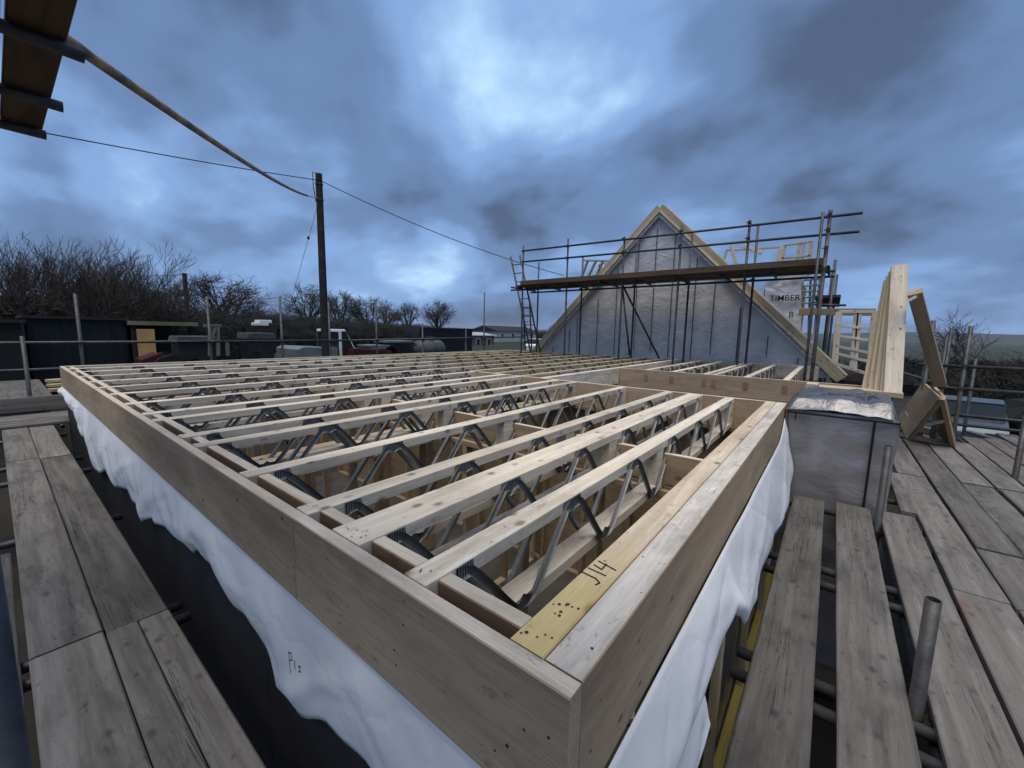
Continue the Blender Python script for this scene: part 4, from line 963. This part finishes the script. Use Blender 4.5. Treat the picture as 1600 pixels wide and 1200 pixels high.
def oak_mesh(seed, H=10.0):
    rnd = random.Random(seed); tr, cr_ = MB(), MB()
    C0 = Vector((0, 0, .60 * H)); RX, RZ = .46 * H, .40 * H
    lop = [(rnd.random() * 6.28, rnd.uniform(.75, 1.1)) for _ in range(5)]
    def shell(d, f_):
        az = math.atan2(d.y, d.x); k = 1.0
        for a_, m_ in lop: k *= 1 + (m_ - 1) * max(0, math.cos(az - a_)) ** 3
        return C0 + Vector((d.x * RX * k, d.y * RX * k, d.z * RZ * (0.6 if d.z < 0 else 1))) * f_
    def limb(p, q, r0, r1, n_, bend, B):
        path = []; off = Vector((rnd.gauss(0, bend), rnd.gauss(0, bend), rnd.gauss(bend * .4, bend)))
        for i in range(n_ + 1):
            t_ = i / n_; path.append(p.lerp(q, t_) + off * (4 * t_ * (1 - t_)) + Vector((rnd.gauss(0, bend * .15), rnd.gauss(0, bend * .15), 0)) * (1 if 0 < i < n_ else 0))
        B.add(*tube_geo(path, [r0 + (r1 - r0) * i / n_ for i in range(n_ + 1)], 6 if r0 > .08 else 3, caps=False)); return path
    def rdir(lo=-.5):
        while True:
            d = Vector((rnd.gauss(0, 1), rnd.gauss(0, 1), rnd.gauss(.25, .8))).normalized()
            if d.z > lo: return d
    t0 = Vector((0, 0, .30 * H)); limb(Vector((0, 0, -.2)), t0, .34, .26, 4, .12, tr)
    for i in range(11):
        d = rdir(-.25); p1 = limb(t0 - Vector((0, 0, rnd.random() * .6)), shell(d, rnd.uniform(.55, .75)), .17, .05, 5, .45, tr)
        for j in range(9):
            b0 = p1[rnd.randint(2, 5)]; d2 = (d + Vector((rnd.gauss(0, .5), rnd.gauss(0, .5), rnd.gauss(.05, .45)))).normalized()
            p2 = limb(b0, shell(d2, rnd.uniform(.78, 1.0)), .05, .022, 4, .25, cr_)
            for k in range(9):
                b1 = p2[rnd.randint(1, 4)]; e_ = b1 + (d2 * .5 + Vector((rnd.gauss(0, .8), rnd.gauss(0, .8), rnd.gauss(.2, .7)))).normalized() * rnd.uniform(.5, 1.3)
                p3 = limb(b1, e_, .020, .011, 2, .08, cr_)
                for l_ in range(3):
                    b2_ = p3[rnd.randint(0, 2)]; limb(b2_, b2_ + ((e_ - b1).normalized() * .6 + Vector((rnd.gauss(0, .6), rnd.gauss(0, .6), rnd.gauss(.15, .5)))).normalized() * rnd.uniform(.25, .6), .012, .008, 1, .0, cr_)
    out = []
    for b_, nm, mt in ((tr, 'trunk', 'bark'), (cr_, 'crown', 'twig')):
        me = bpy.data.meshes.new(nm); me.from_pydata([tuple(v) for v in b_.v], [], b_.f); me.update(); me.materials.append(MT[mt]); out.append(me)
    return out
oaks = [oak_mesh(s_) for s_ in (21, 22, 23)]
shr = [tree_mesh(s_, 7, .60, 5, r0=.055, up=0.8, multi=3, minr=.007, nb=(2, 2)) for s_ in (31, 32, 33)]
random.seed(8)
oakspec = [(345, 428, 58, 1.45, 'broad bare round crowned oak left of the stay wire'), (402, 470, 62, .9, 'low bare tree on the right shoulder of the broad oak'), (482, 444, 80, 1.1, 'bare oak directly left of the utility pole'), (530, 454, 82, .9, 'bare oak directly right of the utility pole'),
           (574, 460, 86, 1.05, 'flat topped bare oak second right of the utility pole'), (604, 470, 90, .9, 'narrow bare tree tucked against the flat topped oak'), (636, 471, 88, .9, 'thin bare oak between the flat topped and the dense one'), (684, 467, 86, 1.1, 'dense bare oak standing last in the row before open sky'), (870, 505, 150, 1.2, 'small far tree behind the foot of the left ladder')]
for i, (a, b2, d_, sx, lab) in enumerate(oakspec):
    y = d_ * 0.8; q = py_((a, b2), y); z0 = gz(q.x, y); plant('oak_tree', lab, oaks[i % 3], (q.x, y, z0), (q.z - z0) / 10, random.random() * 6, 'bare oaks along the far field edge', sx=sx)
sspec0 = [(-20, 375, 24), (10, 372, 26), (45, 400, 23), (75, 385, 27), (100, 400, 24), (128, 392, 28), (150, 385, 25), (172, 402, 28), (195, 415, 27), (220, 432, 29), (243, 440, 30), (265, 455, 33)]
sspec = [(a_, b_ - 14 + 16 * ((k_ * 7) % 3 - 1), y_) for k_, (a_, b_, y_) in enumerate(sspec0)]
words = ['tallest bare thicket tree cut by the left photo edge', 'bare thicket tree just inside the left photo edge', 'low bare thicket tree above the dark blue shed', 'tall spiky bare thicket tree third from the left edge', 'bare thicket tree rising behind the leftmost tall scaffold post', 'bare thicket tree just right of the leftmost tall scaffold post', 'tall wispy thicket tree in the middle of the left hedge', 'bare thicket tree fifth from the right of left hedge', 'sloping bare thicket tree above the shelter roof', 'short bare thicket tree above the yellow plywood sheet', 'low bare thicket tree left of the small distant pole', 'lowest bare thicket tree touching the small distant pole']
for i, (a, b2, y) in enumerate(sspec):
    q = py_((a, b2), y); z0 = gz(q.x, y); plant('thicket_tree', words[i], shr[i % 3], (q.x, y, z0), (q.z - z0) / 7, random.random() * 6, 'bare trees in the left hedge', sx=1.0)
q = px_((1575, 475), 30); plant('bare_tree', 'sparse bare tree against the sky at the right photo edge', tree_mesh(77, 8, .9, 5, r0=.10, up=.4, minr=.008, nb=(2, 3)), (30, q.y, -.8), (q.z + .8) / 8, 1.0)
# dense hedge: a mass of twigs
def hedge(name, label, pts, width, dens, seed, tops):
    rnd = random.Random(seed); vs, fs = [], []; core = MB()
    for (a, b2), (ta, tb) in zip(zip(pts[:-1], pts[1:]), zip(tops[:-1], tops[1:])):
        a, b2 = Vector((*a, 0)), Vector((*b2, 0)); L_ = (b2 - a).length; d = (b2 - a).normalized(); nrm = Vector((-d.y, d.x, 0))
        for i in range(int(L_ * dens)):
            f_ = rnd.random(); top = ta + (tb - ta) * f_; base = a.lerp(b2, f_) + nrm * rnd.gauss(0, width * .3)
            z0 = gz(base.x, base.y); top *= 0.85 + 0.25 * noise.noise(Vector((f_ * L_ * .5, seed, 0))) + 0.1 * rnd.random()
            zc = z0 + top * math.sqrt(rnd.random()); c_ = Vector((base.x, base.y, zc))
            dv = Vector((rnd.gauss(0, 1), rnd.gauss(0, 1), rnd.gauss(.6, .8))).normalized() * rnd.uniform(.25, .7)
            sd_ = dv.orthogonal().normalized() * rnd.uniform(.008, .035)
            k = len(vs); vs.extend((c_ - sd_, c_ + sd_, c_ + dv)); fs.append((k, k + 1, k + 2))
        k_ = max(2, int(L_ / 1.5))
        for i in range(k_):
            f_ = (i + .5) / k_; c_ = a.lerp(b2, f_); z0 = gz(c_.x, c_.y); top = (ta + (tb - ta) * f_) * rnd.uniform(.62, .82)
            rr_ = 1.3; ring = []
            for lev, (rz_, hz) in enumerate(((1, 0), (1.05, .5), (.8, .85), (.3, 1.0))):
                for kk in range(8):
                    an = kk / 8 * 6.283; ring.append(c_ + Vector((math.cos(an) * rr_ * rz_ * rnd.uniform(.8, 1.2), math.sin(an) * width * .5 * rz_ * rnd.uniform(.8, 1.2), z0 - c_.z + top * hz)))
            core.add(ring, [(l_ * 8 + kk, l_ * 8 + (kk + 1) % 8, (l_ + 1) * 8 + (kk + 1) % 8, (l_ + 1) * 8 + kk) for l_ in range(3) for kk in range(8)] + [tuple(range(24, 32))])
    core.add(vs, fs)
    o = core.build(name, 'leafdark', recalc=False); return tag(o, label, 'hedge', kind='stuff')
hedge('hedge', 'dense dark hedge filling the left behind the sheds', [(-14, 22), (-4, 23), (4, 26), (10, 30)], 3, 2200, 1, [3.3, 3.0, 2.9, 2.6])
hedge('hedge', 'dark hedge line under the far oaks', [(8, 34), (22, 44), (40, 52), (60, 62), (90, 80)], 4, 900, 2, [3.4, 3.6, 3.2, 2.8, 2.5])
hedge('hedge', 'dark overgrown bank at the right edge of the picture', [(24, -7), (30, -13), (36, -24)], 5, 1500, 3, [2.2, 3.2, 3.6])
hedge('hedge', 'low dark hedge across the field behind the right rails', [(34, -2), (48, -12), (62, -34)], 4, 700, 9, [2.0, 2.4, 2.6])
hedge('hedge', 'far thin hedge line on the horizon left of the gable', [(90, 80), (150, 90), (230, 80), (300, 40)], 6, 90, 4, [3.5, 5, 6, 6])
hedge('hedge', 'far thin hedge line on the horizon right of the leaning timbers', [(90, -14), (110, -40), (120, -80)], 6, 150, 6, [1.6, 2, 2.2])

# ================================================================== yard behind
def shedbox(name, label, a, b2, y, depth, mat, ribs=True, cat='shed', zbase=None):
    p0, p1 = py_(a, y), py_(b2, y); z0 = gz(p0.x, y) if zbase is None else zbase; ztop_ = p0.z
    r = thing(name, label, cat, (p0.x, y, z0))
    MB().box((p0.x, y, z0), (p1.x, y + depth, ztop_)).build('body', mat, r)
    if ribs:
        n_ = int((p1.x - p0.x) / 0.3); q = MB()
        for i in range(n_ + 1):
            x = p0.x + (p1.x - p0.x) * (i + .5) / (n_ + 1); o_ = MB().box((x - .05, y - .03, z0 + .05), (x + .05, y - .001, ztop_ - .05)).build('rib', mat, r)
    MB().box((p0.x - .08, y - .1, ztop_ + .002), (p1.x + .08, y + depth + .1, ztop_ + .08)).build('roof', 'tile', r)
    return r, p0, p1, z0
shedbox('shed', 'long dark blue metal shed behind the left guard rail', (40, 497), (195, 497), 17, 4, 'steel_blue')
shedbox('shed', 'black low shed cut by the left photo edge', (-60, 503), (32, 503), 15.5, 3, 'shed', ribs=False)
# field shelter
fs_ = thing('field_shelter', 'open dark shelter with a mossy flat roof on posts', 'shelter', tuple(py_((250, 560), 17)))
p0, p1 = py_((203, 505), 16.5), py_((308, 502), 16.5); z0 = gz(p0.x, 17)
MB().box((p0.x, 16.4, p0.z - .05), (p1.x, 19.5, p0.z + .07)).build('roof', 'roofmoss', fs_)
MB().box((p0.x + .1, 19.2, z0), (p1.x - .1, 19.3, p0.z - .06)).build('back_wall', 'shed', fs_)
for x in (p0.x + .1, (p0.x + p1.x) / 2 + .3, p1.x - .15): MB().box((x - .06, 16.6, z0), (x + .06, 16.72, p0.z - .06)).build('post', 'pole', fs_)
a, b2 = py_((213, 514), 16), py_((243, 536), 16)
pl_ = MB().box((a.x, 16.0, b2.z - .6), (b2.x, 16.03, a.z)).build('plywood_sheet', 'ply_gold'); tag(pl_, 'bright yellow plywood sheet standing under the shelter roof', 'plywood')
def machine(name, label, c, y, s_, mat, cat='machine'):
    p = py_(c, y); z0 = gz(p.x, y); h = p.z - z0; r = thing(name, label, cat, (p.x, y, z0))
    X, Y, Z = p.x, y, z0
    MB().prism([(X - .9 * s_, Z + .45 * h), (X + .25 * s_, Z + .45 * h), (X + .25 * s_, Z + .8 * h), (X - .1 * s_, Z + .85 * h), (X - .85 * s_, Z + .75 * h)], 1, Y - .35, Y + .35).build('bonnet', mat, r, bevel=.03)
    MB().box((X + .3 * s_, Y - .3, Z + .5 * h), (X + .8 * s_, Y + .3, Z + .62 * h)).build('seat', 'black', r, bevel=.02)
    MB().tube([(X + .9 * s_, Y - .35, Z + .5 * h), (X + .9 * s_, Y - .35, Z + h), (X + .9 * s_, Y + .35, Z + h), (X + .9 * s_, Y + .35, Z + .5 * h)], .03, 6).build('roll_bar', 'black', r)
    for dx, rr_ in ((-.6, .25), (.6, .42)):
        for sy in (-1, 1):
            w_ = MB().tube([(X + dx * s_, Y + sy * .45, Z + rr_ * h), (X + dx * s_, Y + sy * .62, Z + rr_ * h)], rr_ * h, 14).build('wheel', 'black', r)
            MB().tube([(X + dx * s_, Y + sy * .60, Z + rr_ * h), (X + dx * s_, Y + sy * .63, Z + rr_ * h)], rr_ * h * .5, 10).build('rim', 'galv', w_)
machine('tractor', 'small red tractor parked below the yellow plywood sheet', (245, 536), 14.5, .5, 'red', 'tractor')
machine('tractor', 'second red machine just right of the plywood sheet', (283, 545), 14.5, .4, 'red', 'tractor')
machine('tractor', 'low red machine near the second grey post of bins', (387, 549), 14.0, .3, 'red', 'tractor')
def bin_(name, label, c, y, w_, h_, mat, lid):
    p = py_(c, y); z0 = gz(p.x, y); h_ = p.z - z0; r = thing(name, label, 'container', (p.x, y, z0))
    MB().add([(p.x - w_ * .42, y - .35, z0), (p.x + w_ * .42, y - .35, z0), (p.x + w_ * .42, y + .35, z0), (p.x - w_ * .42, y + .35, z0), (p.x - w_ / 2, y - .4, z0 + h_ * .9), (p.x + w_ / 2, y - .4, z0 + h_ * .9), (p.x + w_ / 2, y + .4, z0 + h_ * .9), (p.x - w_ / 2, y + .4, z0 + h_ * .9)],
             [(3, 2, 1, 0), (4, 5, 6, 7), (0, 1, 5, 4), (1, 2, 6, 5), (2, 3, 7, 6), (3, 0, 4, 7)]).build('body', mat, r, bevel=.02)
    MB().prism([(p.x - w_ * .56, z0 + h_ * .905), (p.x + w_ * .56, z0 + h_ * .905), (p.x + w_ * .5, z0 + h_), (p.x - w_ * .5, z0 + h_)], 1, y - .46, y + .46).build('lid', lid, r, bevel=.015)
bin_('storage_bin', 'green grey storage bin with a pale lid left of the second post', (302, 525), 14.5, .9, 1, 'bin', 'galv')
bin_('storage_bin', 'dark bin with a pale grey lid between the second and third posts', (400, 520), 14.5, .75, 1, 'bin', 'galv')
for c, lab in (((412, 502), 'upper pale pack stacked above the dark bin'), ((407, 506), 'lower pale pack stacked above the dark bin')):
    p = py_(c, 17.5); o = MB().box((p.x - .22, 17.3, p.z - .07), (p.x + .22, 17.8, p.z + .05)).build('pale_pack', 'car_white', bevel=.02); tag(o, lab, 'pack')
rk = thing('timber_rack', 'open timber rack holding up the two pale packs', 'rack', tuple(py_((410, 560), 17.5)))
p0, p1 = py_((376, 509), 17.2), py_((440, 509), 17.2); z0 = gz(p0.x, 17.5)
MB().box((p0.x, 17.1, p0.z - .1), (p1.x, 18.2, p0.z)).build('shelf', 'pole', rk)
for x in (p0.x + .1, p1.x - .1): MB().box((x - .05, 17.2, z0), (x + .05, 17.3, p0.z - .101)).build('post', 'pole', rk)
# timber trestle near second post
tr_ = thing('timber_trestle', 'rough grey timber trestle beside the second grey post', 'trestle', tuple(py_((335, 556), 13)))
for a, b2 in (((340, 510), (341, 556)), ((328, 510), (328, 556)), ((318, 509), (345, 509)), ((336, 512), (329, 532)), ((355, 535), (356, 556))): beam('timber', py_(a, 13), py_(b2, 13), .07, .09, 'scaf', tr_, up=(0, 1, 0))
# flatbed truck
def truck():
    y = 15.5; pA = py_((512, 514), y); z0 = gz(pA.x, y); H_ = pA.z - z0; x0 = pA.x; x1 = py_((549, 540), y).x
    r = thing('flatbed_truck', 'white cab flatbed truck with pale grey load by the pole', 'truck', (x0, y, z0))
    Lc = x1 - x0; zt = z0 + H_
    prof = [(x0, z0 + .5), (x1, z0 + .5), (x1 + .02, z0 + .80), (x1 - .10, z0 + 1.10), (x0 + Lc * .72, z0 + 1.18), (x0 + Lc * .22, zt), (x0, zt)]
    MB().prism(prof, 1, y - .9, y + .9).build('cab', 'car_white', r, bevel=.04)
    MB().prism([(x0 + .06, z0 + 1.0), (x0 + Lc * .70, z0 + 1.05), (x0 + Lc * .22, zt - .08), (x0 + .06, zt - .08)], 1, y - .94, y - .905).build('side_window', 'glass', r)
    s0, s1 = Vector((x0 + Lc * .70 + .02, y, z0 + 1.23)), Vector((x0 + Lc * .26 + .02, y, zt - .06))
    d = (s1 - s0); nrm = Vector((-d.z, 0, d.x)).normalized() * -0.02
    MB().add([s0 + Vector((0, -.75, 0)) + nrm, s0 + Vector((0, .75, 0)) + nrm, s1 + Vector((0, .7, 0)) + nrm, s1 + Vector((0, -.7, 0)) + nrm], [(0, 1, 2, 3)]).build('windscreen', 'glass', r)
    MB().box((x0 - .03, y - .8, z0 + 1.05), (x0 - .003, y + .8, zt - .1)).build('rear_window', 'glass', r)
    MB().box((x1 - .01, y - .8, z0 + .72), (x1 + .03, y - .5, z0 + .9)).build('headlight', 'galv', r); MB().box((x1 - .01, y + .5, z0 + .72), (x1 + .03, y + .8, z0 + .9)).build('headlight', 'galv', r)
    bx = py_((447, 530), y).x
    MB().box((bx, y - .95, z0 + .85), (x0 - .08, y + .95, z0 + .97)).build('bed', 'tarp', r)
    MB().prism([(bx, z0 + .975), (x0 - .1, z0 + .975), (x0 - .1, z0 + 1.38), (bx + .2, z0 + 1.45), (bx, z0 + 1.36)], 1, y - .9, y + .9).build('load_cover', 'tarp', r, bevel=.03)
    for x in (bx + .5, x1 - .55):
        for sy in (-.75, .75):
            w_ = MB().tube([(x, y + sy - .12, z0 + .38), (x, y + sy + .12, z0 + .38)], .38, 18).build('wheel', 'black', r); MB().tube([(x, y + sy - .13, z0 + .38), (x, y + sy + .13, z0 + .38)], .2, 12).build('rim', 'galv', w_)
truck()
p = py_((575, 548), 14.5)
o = MB().prism([(p.x - 1.2, gz(p.x, 14.5)), (p.x + 1.2, gz(p.x, 14.5)), (p.x + .9, p.z), (p.x - .8, p.z + .12)], 1, 14.2, 14.9).build('red_ramp', 'red', bevel=.02); tag(o, 'low dark red metal ramp in front of the white truck', 'ramp')
# stacked sheets and boats under covers
for (c, w_, lab) in (((620, 532), 1.5, 'flat pale sheet stack right of the truck'), ((590, 541), 1.2, 'lower flat sheet stack right of the truck')):
    p = py_(c, 16); z0 = gz(p.x, 16); r = thing('sheet_stack', lab, 'sheets', (p.x, 16, z0)); k = 0; z = z0
    while z < p.z:
        dz_ = 0.09; j = random.uniform(-.1, .1); MB().box((p.x - w_ / 2 + j, 15.6, z), (p.x + w_ / 2 + j, 16.6, z + dz_ - .02)).build('sheet', 'tarp' if z > p.z - .15 else 'shed', r); z += dz_
# silver tank trailer
p = py_((672, 528), 20); z0 = gz(p.x, 20); tk = thing('tank_trailer', 'pale grey rounded tank trailer left of the dark blue container', 'trailer', (p.x, 20, z0))
MB().tube([(p.x - 1.2, 20, z0 + 1.0), (p.x - 0.95, 20, z0 + 1.0), (p.x + .75, 20, z0 + 1.0), (p.x + 1.0, 20, z0 + 1.0)], [.35, .55, .55, .35], 20).build('tank', 'galv', tk, smooth=True)
MB().tube([(p.x, 20, z0 + 1.5), (p.x, 20, z0 + 1.75)], .25, 12).build('hatch', 'galv', tk)
MB().box((p.x - 1.3, 19.6, z0 + .4), (p.x + 1.3, 20.4, z0 + .5)).build('chassis', 'tube_dark', tk)
for sx in (-.5, .5): MB().tube([(p.x + sx, 19.3, z0 + .35), (p.x + sx, 19.55, z0 + .35)], .35, 14).build('wheel', 'black', tk)
shedbox('container', 'dark blue shipping container right of the pale tank trailer', (690, 514), (738, 514), 22, 2.4, 'steel_blue', cat='container')
def house(name, label, a, b2, y, depth, mat, roofmat, rh, nwin):
    p0, p1 = py_(a, y), py_(b2, y); z0 = gz(p0.x, y); r = thing(name, label, 'building', (p0.x, y, z0)); zt = p0.z
    MB().box((p0.x, y, z0), (p1.x, y + depth, zt)).build('wall', mat, r)
    MB().prism([(y - .3, zt + .01), (y + depth + .3, zt + .01), (y + depth / 2, zt + rh)], 0, p0.x - .3, p1.x + .3).build('roof', roofmat, r)
    for i in range(nwin):
        x = p0.x + (p1.x - p0.x) * (i + .5) / nwin; w_ = MB().box((x - .5, y - .05, zt - 1.7), (x + .5, y - .01, zt - .5)).build('window', 'car_white', r); MB().box((x - .42, y - .07, zt - 1.62), (x + .42, y - .051, zt - .58)).build('pane', 'glass', w_)
house('barn', 'low brown brick barn behind the post left of the ladder', (738, 524), (772, 522), 45, 6, 'brick', 'cream', .5, 2)
house('bungalow', 'pale cream bungalow seen behind the ladder foot', (776, 517), (838, 516), 60, 8, 'cream', 'tile', 1.2, 4)
house('barn', 'dark long barn between container and brick barn', (700, 522), (735, 521), 40, 6, 'shed', 'tile', .5, 0)
# cars
def car(name, label, loc, ang, mat, L_=4.2, W_=1.75, H_=1.45):
    r = bpy.data.objects.new(name, None); m = Matrix.Translation(loc) @ Matrix.Rotation(ang, 4, 'Z'); put(r, m); tag(r, label, 'car')
    def pt_(b_, nm, mt, par=None, bev=0.0): b_.v = [m @ v for v in b_.v]; return b_.build(nm, mt, par or r, bevel=bev)
    pt_(MB().prism([(-L_ / 2, .3), (L_ / 2, .3), (L_ / 2, .65), (L_ / 2 - .15, .82), (L_ * .22, .92), (-L_ * .45, .95), (-L_ / 2, .8)], 1, -W_ / 2, W_ / 2), 'body', mat, bev=.06)
    pt_(MB().prism([(L_ * .24, .93), (L_ * .06, H_ - .04), (-L_ * .30, H_ - .04), (-L_ * .44, .95)], 1, -W_ / 2 + .10, W_ / 2 - .10), 'glasshouse', 'glass', bev=.03)
    pt_(MB().box((-L_ * .30, -W_ / 2 + .14, H_ - .05), (L_ * .07, W_ / 2 - .14, H_)), 'roof', mat, bev=.03)
    for sx in (-1, 1):
        for sy in (-1, 1):
            w_ = pt_(MB().tube([(sx * L_ * .31, sy * (W_ / 2 - .2), .32), (sx * L_ * .31, sy * (W_ / 2 + .01), .32)], .32, 18), 'wheel', 'black'); pt_(MB().tube([(sx * L_ * .31, sy * (W_ / 2 - .1), .32), (sx * L_ * .31, sy * (W_ / 2 + .02), .32)], .2, 12), 'rim', 'galv', w_)
    for sy in (-1, 1): pt_(MB().box((L_ / 2 - .03, sy * .55 - .18, .58), (L_ / 2 + .01, sy * .55 + .18, .70)), 'headlight', 'galv')
car('parked_car', 'blue grey car parked below the right end of scaffold deck', (21.5, -4.1, -.25), rad(169), 'car_blue', H_=1.5)
car('parked_car', 'pale car parked behind the foot of the ladder', (35, 24, gz(35, 24)), rad(20), 'car_white')
# yellow planks and a grey sheet beyond the far left corner
ys = thing('plank_stack', 'yellow planks stacked beyond the far left frame corner', 'planks', (1, 11, 1))
for k in range(3): beam('plank', (0.55, 11.1 + k * .16, 2.15 + k * .07), (2.6, 11.5 + k * .16, 2.15 + k * .07), .2, .05, 'pine_yellow', ys)
blk('bearer', (0.8, 10.9, 1.9), (0.9, 12.0, 2.10), 'scaf', ys); blk('bearer', (2.2, 11.1, 1.9), (2.3, 12.2, 2.10), 'scaf', ys)
gsht = thing('grey_sheet', 'flat weathered grey sheet lying at the far left edge', 'sheet', (-.5, 13, 1.8)); blk('panel', (-3, 11.6, 1.93), (0.62, 15.4, 1.97), 'scaf', gsht, axis=1); blk('trestle', (-2.6, 11.8, 0.3), (0.4, 11.9, 1.92), 'scaf', gsht)
# clutter on the right below the deck
random.seed(14)
for k, (x, y, lab) in enumerate(((11, -2.6, 'dark timber pile right beyond the deck end'), (13, -5.2, 'dark timber pile at the right edge below the rails'), (12.5, -1.6, 'dark timber pile behind the leaning brown beam'))):
    r = thing('timber_pile', lab, 'timber', (x, y, 0))
    for j in range(12): a_ = random.uniform(-.3, .3); c_ = Vector((x + random.uniform(-.6, .6), y + random.uniform(-.5, .5), .15 + j * .13)); d_ = Vector((math.cos(a_), math.sin(a_) + .6, 0)).normalized() * random.uniform(.9, 1.4); beam('timber', c_ - d_, c_ + d_, .12, .06, random.choice(('scaf', 'scaf_dark', 'scaf')), r)
# loose timber under the joists
for k, (p1, p2, lab) in enumerate((((1.0, 1.2, .2), (2.2, 2.6, .2), 'loose plank on the floor under the second joist'), ((1.1, 2.0, .25), (2.2, 1.4, .25), 'loose plank crossing another on the floor below joists'), ((3, 1, .2), (4.2, 2.2, .22), 'loose plank on the floor below the strongback'))):
    o = beam('loose_plank', p1, p2, .12, .045, 'pine_yellow'); tag(o, lab, 'plank')

# ================================================================== evening haze over the fields
hz = MB().box((-3400, -3400, -14), (3400, 3400, 60)).build('haze', 'grass'); hz['kind'] = 'stuff'
hm = bpy.data.materials.new('haze'); hm.use_nodes = True; t = hm.node_tree; t.nodes.clear()
pv = nd(t, 'ShaderNodeVolumePrincipled'); pv.inputs['Color'].default_value = (0.75, 0.85, 1.0, 1); pv.inputs['Density'].default_value = 0.00015
ot = nd(t, 'ShaderNodeOutputMaterial'); t.links.new(pv.outputs[0], ot.inputs['Volume'])
hz.data.materials.clear(); hz.data.materials.append(hm)
